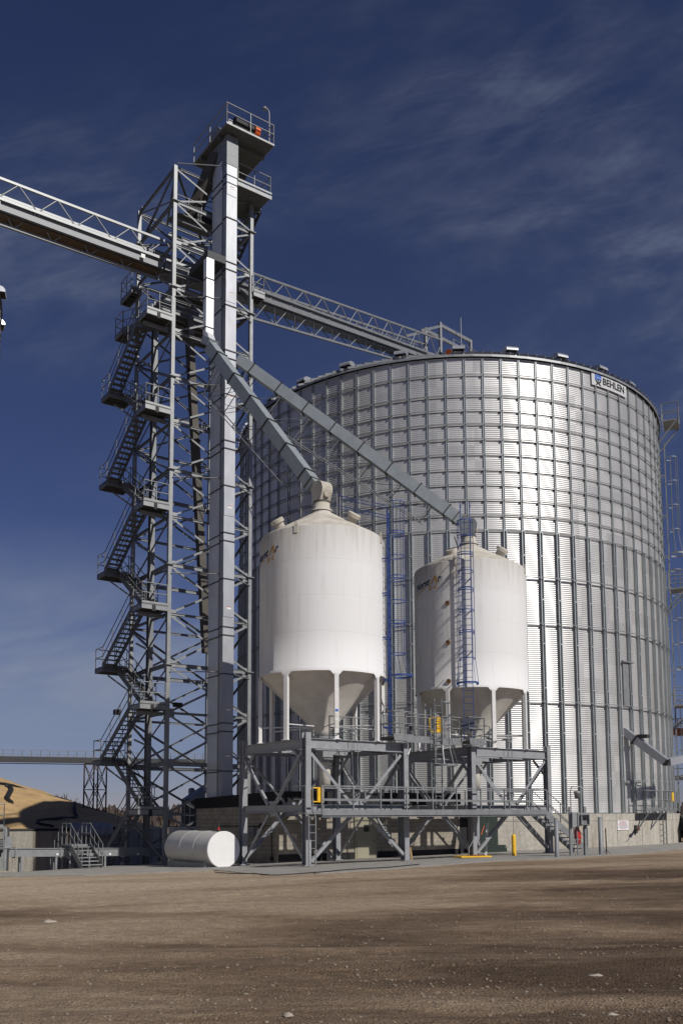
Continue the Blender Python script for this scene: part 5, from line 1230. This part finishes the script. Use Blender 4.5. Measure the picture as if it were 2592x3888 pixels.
MB().tube(PH(1.02, -.25, 37.1), PH(1.045, -.25, 37.2), .30, 16).build('motor_guard', M['orange'], BRs); MB().tube(PH(1.045, -.25, 37.15), PH(1.09, -.25, 37.3), .20, 12).build('motor', M['galv'], BRs)
r_ = MB(); rails(r_, [PH(1.02, -.7, 37.0), PH(1.20, -.7, 37.6), PH(1.20, 1.6, 37.6)], 1.1, .03, 1.4); r_.build('railing', M['galv'], BRs)
gate(PH(1.185, -.75, 38.5), dR, M['yellow'], 'safety_gate', BRs, .5, .8)
MB().tube(PH(1.09, -.5, 37.0), PH(1.09, -.5, 40.6), .035, 6).build('mast', M['galv'], BRs)
# ------------------------------------------------------------------ grain pile with its ring wall
PC = Vector((-41.3, 98.6, 0)); PRR = 22.2; gzp = -3.3
wl2 = thing('pile_ring_wall', (PC.x, PC.y, gzp), 'low concrete ring wall holding the golden grain pile', 'retaining wall')
npan = 44
for i in range(npan):
    a0, a1 = 2*pi*i/npan+.004, 2*pi*(i+1)/npan-.004
    if cos((a0+a1)/2-math.atan2(-PC.x, -PC.y)) < -.35: continue
    mb = MB(); P = [pol(PC, PRR, a0, gzp-.3), pol(PC, PRR, a1, gzp-.3), pol(PC, PRR-.22, a1, gzp-.3), pol(PC, PRR-.22, a0, gzp-.3)]
    mb.prism(P, Z*(3.85+.3)); mb.build('wall_panel', M['wall_conc'], wl2)
    if i % 2: mb = MB(); mb.bar(pol(PC, PRR+.05, a0-.004, gzp), pol(PC, PRR+.05, a0-.004, gzp+3.7), .08, .10); mb.build('buttress', M['wall_conc'], wl2)
PZ0 = .50; mb = MB(); nr, na = 60, 300; vs = []; fs = []
for j in range(nr+1):
    for i in range(na):
        a = 2*pi*i/na; t = j/nr; r = (PRR-.23)*(1-t)
        p = pol(PC, r, a, 0); k_ = noise.noise(p*.16)*.34+noise.noise(p*.5)*.12
        z = PZ0+.18*noise.noise(Vector((cos(a)*4, sin(a)*4, 1)))+7.6*(t**1.12)*(1-.06*t) + k_*min(1, t*6)*1.2-.35*max(0, t-.82)*2
        vs.append((p.x, p.y, z))
for j in range(nr):
    for i in range(na): fs.append((j*na+i, j*na+(i+1) % na, (j+1)*na+(i+1) % na, (j+1)*na+i))
mb.add(vs, fs, True); gp = mb.build('grain_pile', M['grain']); tag(gp, 'broad golden pile of grain heaped inside the ring wall at the left', 'grain pile')
pile_vs = vs
def pile_z(x, y):
    r = math.hypot(x-PC.x, y-PC.y); a = math.atan2(x-PC.x, y-PC.y) % (2*pi); i = int(a/(2*pi)*na) % na; t = 1-r/(PRR-.23); j = min(nr, max(0, int(t*nr)))
    return vs[j*na+i][2]
def pile_hit(u, v):
    r = ray(u, v); t = 60.
    while t < 140:
        p = CAM+r*(t/r.y)
        if math.hypot(p.x-PC.x, p.y-PC.y) < PRR-.25 and p.z <= pile_z(p.x, p.y): return Vector((p.x, p.y, pile_z(p.x, p.y)+.05))
        t += .05
    return None
def pipe(name, pxs, r, lab):
    pts = [pile_hit(u, v) for u, v in pxs]; pts = [p for p in pts if p]
    if len(pts) < 2: return
    sm = []
    for a, b in zip(pts, pts[1:]):
        for i in range(5): 
            q = a.lerp(b, i/5); sm.append(Vector((q.x, q.y, max(q.z, pile_z(q.x, q.y)+.04))))
    sm.append(pts[-1]); rr = [r*(1+.10*(i % 2)) for i in range(len(sm))]
    mb = MB(); mb.path(sm, r, 8, rr=rr); tag(mb.build(name, M['black']), lab, 'drain hose', 'black hoses on the grain pile')
pipe('drain_hose', ((284, 3053), (282, 3075), (285, 3095), (292, 3105), (285, 3110), (230, 3113), (180, 3117), (148, 3123), (143, 3130), (155, 3135), (190, 3140), (200, 3146)), .15, 'black hose winding in an S down the right part of the grain pile')
pipe('drain_hose', ((20, 2990), (36, 2993), (42, 3003), (34, 3020), (24, 3035), (30, 3045), (42, 3053)), .26, 'thicker black hose hooking over the top of the grain pile at the left')
# hose along the top of the ring wall and loose tarpaulin
mb = MB(); base_a = math.atan2(-PC.x, -PC.y)
mb.path([pol(PC, PRR-.2, base_a-.75+i*.03, PZ0+.14+.05*noise.noise(Vector((i*.4, 0, 0)))) for i in range(60)], .14, 8); tag(mb.build('edge_hose', M['black']), 'black hose running along the top edge of the ring wall', 'hose')
ta = [cyl(u, 3160, PC, PRR)[0] for u in (262, 330, 425)]
mb = MB(); vs2 = []; nn = 40
for j in range(7):
    for i in range(nn+1):
        a = ta[0]+(ta[-1]-ta[0])*i/nn; k_ = noise.noise(Vector((i*.35, j*.6, 2)))*.16
        z_ = [1.15, 1.11, .95, .7, .44, .22, -.04][j]+k_-(.35 if 10 < i < 26 and j > 3 else 0)*-.2; r_ = [-.5, -.1, .06, .08, .09, .10, .12][j]
        vs2.append(pol(PC, PRR+r_+k_*.5, a, z_))
mb.add(vs2, [(j*(nn+1)+i, j*(nn+1)+i+1, (j+1)*(nn+1)+i+1, (j+1)*(nn+1)+i) for j in range(6) for i in range(nn)], True)
o = mb.build('tarpaulin', M['plastic']); tag(o, 'crumpled grey tarpaulin hanging over the ring wall behind the crossover stairs', 'tarpaulin')
sm_ = o.modifiers.new('thick', 'SOLIDIFY'); sm_.thickness = .03

# ------------------------------------------------------------------ yard trough conveyor, crossover stairs
tc_ = thing('trough_conveyor', F(-4, 14, -.6), 'low grey enclosed conveyor running along the ground in front of the ring wall', 'conveyor')
p0, p1 = F(-9.0, 14.0, .15), F(1.6, 14.0, -.06)
MB().bar(p0, p1, .40, .36).build('trough', M['galv_dull'], tc_); MB().bar(p0+Z*.195, p1+Z*.195, .50, .03).build('cover', M['galv'], tc_)
for e in (-4.95, -2.35, -.9): 
    c_ = F(e, 13.79, .09-.0236*(e+9)); MB().box(c_, .10, .012, .10).build('label_plate', M['white'], tc_)
for e in (-6.6, -5.0, -2.6, .4):
    for k in (-.2, .2): 
        b = gF(e, 14+k); MB().bar(b, F(e, 14+k, -.05), .07, .09).build('leg', M['galv'], tc_)
for e in (-6.9, -4.8, -4.4, -1.6, -.3): MB().box(F(e, 14, .15-.0198*(e+9)), .05, .52, .48).build('joint_flange', M['galv'], tc_)
xs_ = thing('crossover_stairs', gF(-4, 13), 'small galvanized crossover stairs stepping over the low conveyor', 'stairs')
zt_ = .44; b = gF(-4, 11.8)
stairs(xs_, 'stair_flight', F(-3.98, 13.45, zt_-.02), Vector((F(-3.98, 11.85).x, F(-3.98, 11.85).y, b.z+.10)), E, .98, M['galv'], 6, (1, -1))
MB().fbox(-4.48, -3.48, 13.46, 14.6, zt_-.08, zt_).build('platform', M['galv'], xs_)
rl([F(-4.47, 13.46, zt_), F(-4.47, 14.6, zt_)], .57, parent=xs_, h=1.0); rl([F(-3.49, 13.46, zt_), F(-3.49, 14.6, zt_)], .57, parent=xs_, h=1.0)
b = gF(-4, 16.3); stairs(xs_, 'stair_flight', F(-3.98, 14.6, zt_-.02), Vector((F(-3.98, 16.2).x, F(-3.98, 16.2).y, b.z+.10)), E, .98, M['galv_dull'], 6, (1, -1))
for e in (-4.45, -3.5): 
    b = gF(e, 13.5); MB().bar(b, F(e, 13.5, zt_-.08), .06).build('leg', M['galv'], xs_); b = gF(e, 14.55); MB().bar(b, F(e, 14.55, zt_-.08), .06).build('leg', M['galv'], xs_)
# drive station at the left edge
ds = thing('drive_station', gF(-7.3, 14.2), 'grey drive platform with pipes and a switch box at the left edge', 'drive platform')
def LP(u, v): return onn(u, v, 13.6)
for u in (5, 18, 27):
    q = LP(u, 3303); t_ = LP(u, 3142 if u > 10 else 3240); MB().bar(Vector((q.x, q.y, q.z-.05)), Vector((q.x, q.y, t_.z)), .09 if u > 20 else .05).build('post', M['galv_dull'] if u < 20 else M['dark_steel'], ds)
a, b = LP(22, 3178), LP(38, 3222); MB().box((a+b)/2, .32, .14, a.z-b.z).build('switch_box', M['galv_dull'], ds)
for u in (9, 14, 19, 22): 
    a = LP(u, 3302); MB().path([Vector((a.x, a.y, a.z)), Vector((a.x, a.y, LP(u, 3150).z)), LP(u-6, 3141)], .03, 6).build('conduit', M['galv'], ds)
a = LP(-30, 3137); b = LP(14, 3137); MB().box((a+b)/2+N*.5, (b-a).length, 1.0, .12).build('platform', M['galv'], ds)
rl([Vector((a.x, a.y, a.z)), Vector((b.x, b.y, a.z)), Vector((b.x, b.y, a.z))+N*1.], 1.0, parent=ds, h=1.0)
for k in range(6): 
    q = LP(-2, 3194+k*6); MB().box(q, .35, .4, .035).build('cooling_fin', M['galv'], ds)
MB().box(LP(-2, 3209)+N*.2, .36, .3, .52).build('motor', M['dark_steel'], ds)
# corrugated duct stack behind the white tank
cd_ = thing('louvre_stack', onY(690, 3170, 47.5), 'bank of bright horizontal louvres behind the white tank', 'louvre')
for k in range(8):
    a = onY(642, 3143+k*6.4, 47.6); b = onY(746, 3143+k*6.4, 47.6); MB().bar(a, b, .16, .07).build('louvre_blade', M['galv_leg'], cd_)
a = onY(694, 3166, 47.7); MB().box(a+Vector((0, .25, 0)), 1.5, .3, .75, Vector((1, 0, 0)), Vector((0, 1, 0)), Z).build('louvre_back', M['dark_steel'], cd_)

# ------------------------------------------------------------------ far conveyor on its trestle, small bin, bin at the left
fcv = thing('far_conveyor', onY(300, 2880, 95), 'long thin conveyor far behind the tower, seen just above the grain pile', 'conveyor')
p0, p1 = onY(-60, 2882, 93), onY(800, 2895, 103)
MB().bar(p0, p1, .9, .55).build('trough', M['dark_steel'], fcv); 
for dz, r in ((.55, .05), (.95, .05), (-.42, .08)): MB().bar(p0+Z*dz, p1+Z*dz, r).build('rail', M['mid_steel'] if dz > 0 else M['dark_rust'], fcv)
d = p1-p0; n_ = 26
for i in range(n_): q = p0+d*i/n_; MB().bar(q+Z*.2, q+Z*.95, .07).build('rail_post', M['mid_steel'], fcv); MB().bar(q-Z*.2, p0+d*(i+.8)/n_+Z*.5, .07).build('diagonal', M['mid_steel'], fcv)
tr_ = thing('trestle', onY(357, 3090, 97), 'slim rusty lattice trestle under the far conveyor', 'trestle')
q0 = onY(321, 2900, 96); q1 = onY(394, 2900, 96); zb = -.8; W2 = (q1-q0).length
cs4 = [(q0.x, q0.y), (q1.x, q1.y), (q1.x-.3, q1.y+2.), (q0.x+.35, q0.y+2.)]
cs4 = [(q0.x, 96.), (q0.x+.56*W2*.6, 97.2), (q1.x-.30*W2, 96.), (q1.x, 97.2)]
for x, y in cs4: MB().bar(Vector((x, y, zb)), Vector((x, y, q0.z)), .12).build('leg', M['dark_rust'], tr_)
for i in range(3):
    z0, z1 = zb+(q0.z-zb)*i/3, zb+(q0.z-zb)*(i+1)/3
    for a, b in ((0, 2), (1, 3), (0, 1), (2, 3)):
        A_, B_ = cs4[a], cs4[b]; MB().bar(Vector((*A_, z0)), Vector((*B_, z1)), .06).build('brace', M['dark_rust'], tr_); MB().bar(Vector((*A_, z1)), Vector((*B_, z0)), .06).build('brace', M['dark_rust'], tr_); MB().bar(Vector((*A_, z1)), Vector((*B_, z1)), .07).build('strut', M['dark_rust'], tr_)
c_ = onY(800, 3080, 86); sb = thing('small_bin', (c_.x, c_.y, -.8), 'small dark corrugated bin with a conical roof far behind the leg', 'grain bin')
MB().lathe((c_.x, c_.y, 0), [(2.6, -1.2), (2.6, 3.35)], 40).build('bin_wall', M['dark_steel'], sb)
MB().lathe((c_.x, c_.y, 0), [(2.75, 3.3), (.4, 4.85), (.4, 5.0), (0, 5.05)], 24, sm=False).build('roof', M['galv'], sb)
for i in range(20): a = 2*pi*i/20; MB().bar(pol(c_, 2.63, a, -.8), pol(c_, 2.63, a, 3.3), .1, .1).build('stiffener', M['stiff'], sb)
q = onY(727, 3012, 86); MB().lathe(Vector((q.x, q.y, 3.75)), [(.3, 0), (.3, .5), (.2, .62), (0, .66)], 14).build('roof_vent', M['galv'], sb)
# neighbouring big bin, of which only the right edge reaches into the picture
LB = Vector((-27.62, 34.9, 0)); LR = 13.2
lb = thing('grain_bin', (LB.x, LB.y, 0), 'neighbouring corrugated bin of which only a sliver shows at the left edge', 'grain bin')
lb_w = make_bin(lb, LB, -.5, 24.3, LR)
for p in lb_w.data.polygons: p.flip()
MB().lathe(LB, [(LR+.15, 24.25), (LR-.1, 24.5), (1.5, 30.4), (0, 30.6)], 88, sm=False).build('roof', M['bin_roof'], lb)
at = [math.atan2(onY(u, v, Y).x-LB.x, onY(u, v, Y).y-LB.y) for u, v, Y in ((8, 1080, 39.),)][0]
for k in range(-6, 6): vent(lb, LB, LR+.42, at+.05+k*.215, 24.15, M['bright'])
for k in range(-22, 10):
    a = at+.0143+k*.0714; mb, seg = stiff(a, 12., 24.2, .125, .065, LB, LR); seg(-.5, 12., .2, .115); mb.build('stiffener', M['stiff'], lb, fix=False)
for z in (23.3, 22.4, 21.6, 20.8, 20.1, 19.3, 18.5, 17.7, 16.9, 14.5, 12., 8.):
    mb = MB(); pts = [pol(LB, LR+.1, at-1.6+i*.0714, z) for i in range(36)]
    for a, b in zip(pts, pts[1:]): mb.bar(a, b, .05, .055)
    mb.build('wind_ring', M['galv_dull'], lb)

# ------------------------------------------------------------------ right edge distance
rs = thing('red_catwalk', onY(2570, 2782, 110), 'red lattice conveyor bridge in the far right distance', 'conveyor')
a, b = onY(2500, 2783, 112), onY(2700, 2776, 108); MB().bar(a, b, .8, .9).build('trough', M['rust'], rs)
for dz in (1.0, 1.6): MB().bar(a+Z*dz, b+Z*dz, .08).build('rail', M['rust'], rs)
for i in range(8): q = a.lerp(b, i/8); MB().bar(q, q+Z*1.6, .08).build('rail_post', M['rust'], rs)
rs = thing('dark_conveyor', onY(2570, 2955, 100), 'thin dark conveyor crossing the gap right of the bin', 'conveyor')
a, b = onY(2490, 2958, 100), onY(2700, 2950, 100); MB().bar(a, b, .7, .5).build('trough', M['dark_steel'], rs); MB().bar(a+Z*1., b+Z*1., .07).build('rail', M['dark_steel'], rs)
tkx = ground(2590, 3190); tx = thing('parked_trailer', tkx, 'white trailer with a round dark end parked beyond the bin at the right edge', 'trailer')
X1 = Vector((1, 0, 0)); Y1 = Vector((0, 1, 0)); c_ = onY(2620, 3150, 62.)
MB().box(c_+X1*.5+Z*.1, 2.2, 5., 1.3, X1, Y1, Z).build('box', M['white'], tx); MB().box(c_+X1*.5+Z*.85, 2.4, 5.2, .2, X1, Y1, Z).build('roof', M['galv_dull'], tx)
q = onY(2579, 3140, 61.); MB().tube(q, q+Y1*2, .30, 18).build('round_tank', M['black'], tx)
for k in (0, 1.4): MB().tube(Vector((c_.x-.6, c_.y-2+k, tkx.z+.45)), Vector((c_.x-.3, c_.y-2+k, tkx.z+.45)), .45, 16).build('wheel', M['black'], tx)
MB().box(Vector((c_.x+.4, c_.y, tkx.z+.75)), 2.2, 4.5, .15, X1, Y1, Z).build('chassis', M['rust'], tx)

# ------------------------------------------------------------------ bare trees and distant brush
def bare_tree(x, y, h, lab, seed):
    rnd = random.Random(seed); t = thing('bare_tree', (x, y, -1.), lab, 'tree', 'leafless trees beyond the grain pile')
    tb = MB(); tw_ = MB()
    def grow(p, d, L, r, lev):
        q = p+d*L; n1 = 4 if lev > 2 else 5
        r = max(r, .034); (tb if lev < 2 else tw_).tube(p, q, r, n1, max(.03, r*.62), cap=False)
        if lev >= 6: return
        for k in range(rnd.choice((2, 3, 3)) if lev < 4 else 2):
            nd_ = (d+Vector((rnd.uniform(-1, 1), rnd.uniform(-1, 1), rnd.uniform(-.15, .6)))*(.55 if lev else .45)).normalized()
            grow(p+d*L*rnd.uniform(.6, 1.), nd_, L*rnd.uniform(.62, .86), r*.58, lev+1)
    grow(Vector((x, y, -1.2)), Vector((rnd.uniform(-.1, .1), 0, 1)).normalized(), h*.26, h*.017, 0)
    tb.build('trunk', M['bark'], t, fix=False); tw_.build('crown', M['bark'], t, fix=False)
tl = [(185, 2995, 130, 'tall bare tree, leftmost of those above the grain pile'), (232, 2992, 130, 'tall bare tree with a broad crown, second from the left above the pile'), (285, 3005, 125, 'bare tree whose trunk lines up with the S-shaped hose'),
      (330, 3025, 130, 'bare tree standing behind the left legs of the rusty trestle'), (372, 3040, 128, 'bare tree seen through the rusty trestle'), (415, 3035, 130, 'bare tree just right of the rusty trestle'),
      (455, 3045, 126, 'bare tree left of the tower stair foot'), (505, 3055, 132, 'low bare tree seen between the stair and the tower'), (560, 3068, 135, 'low bare tree seen through the middle of the tower'), (612, 3072, 135, 'low bare tree beside the near tower post'), (668, 3074, 135, 'low bare tree left of the small dark bin'), (208, 3000, 150, 'slender bare tree between the two tallest above the pile'), (258, 3006, 150, 'bare tree just left of the S-shaped hose'), (305, 3015, 150, 'bare tree just left of the rusty trestle')]
for i, (u, v, Y, lab) in enumerate(tl):
    p = onY(u, v, Y); bare_tree(p.x, p.y, (p.z+1.)*1.12, lab, 40+i)
# far brush line
mb = MB(); rnd = random.Random(3)
for i in range(900):
    y = rnd.uniform(420, 470); x = rnd.uniform(-330, 330); h = rnd.uniform(4, 9)*(1+.3*noise.noise(Vector((x*.02, 0, 0))))
    for k in range(3): 
        a = rnd.random()*6.28; mb.add([(x+cos(a)*3, y+sin(a)*3, -3), (x-cos(a)*3, y-sin(a)*3, -3), (x+rnd.uniform(-2, 2), y, -1+h), (x+cos(a)*2.4, y, -1+h*.7)], [(0, 1, 2), (0, 2, 3)])
o = mb.build('far_brush', M['treeline'], fix=False); tag(o, 'dark line of distant brush along the horizon', 'brush', kind='stuff')
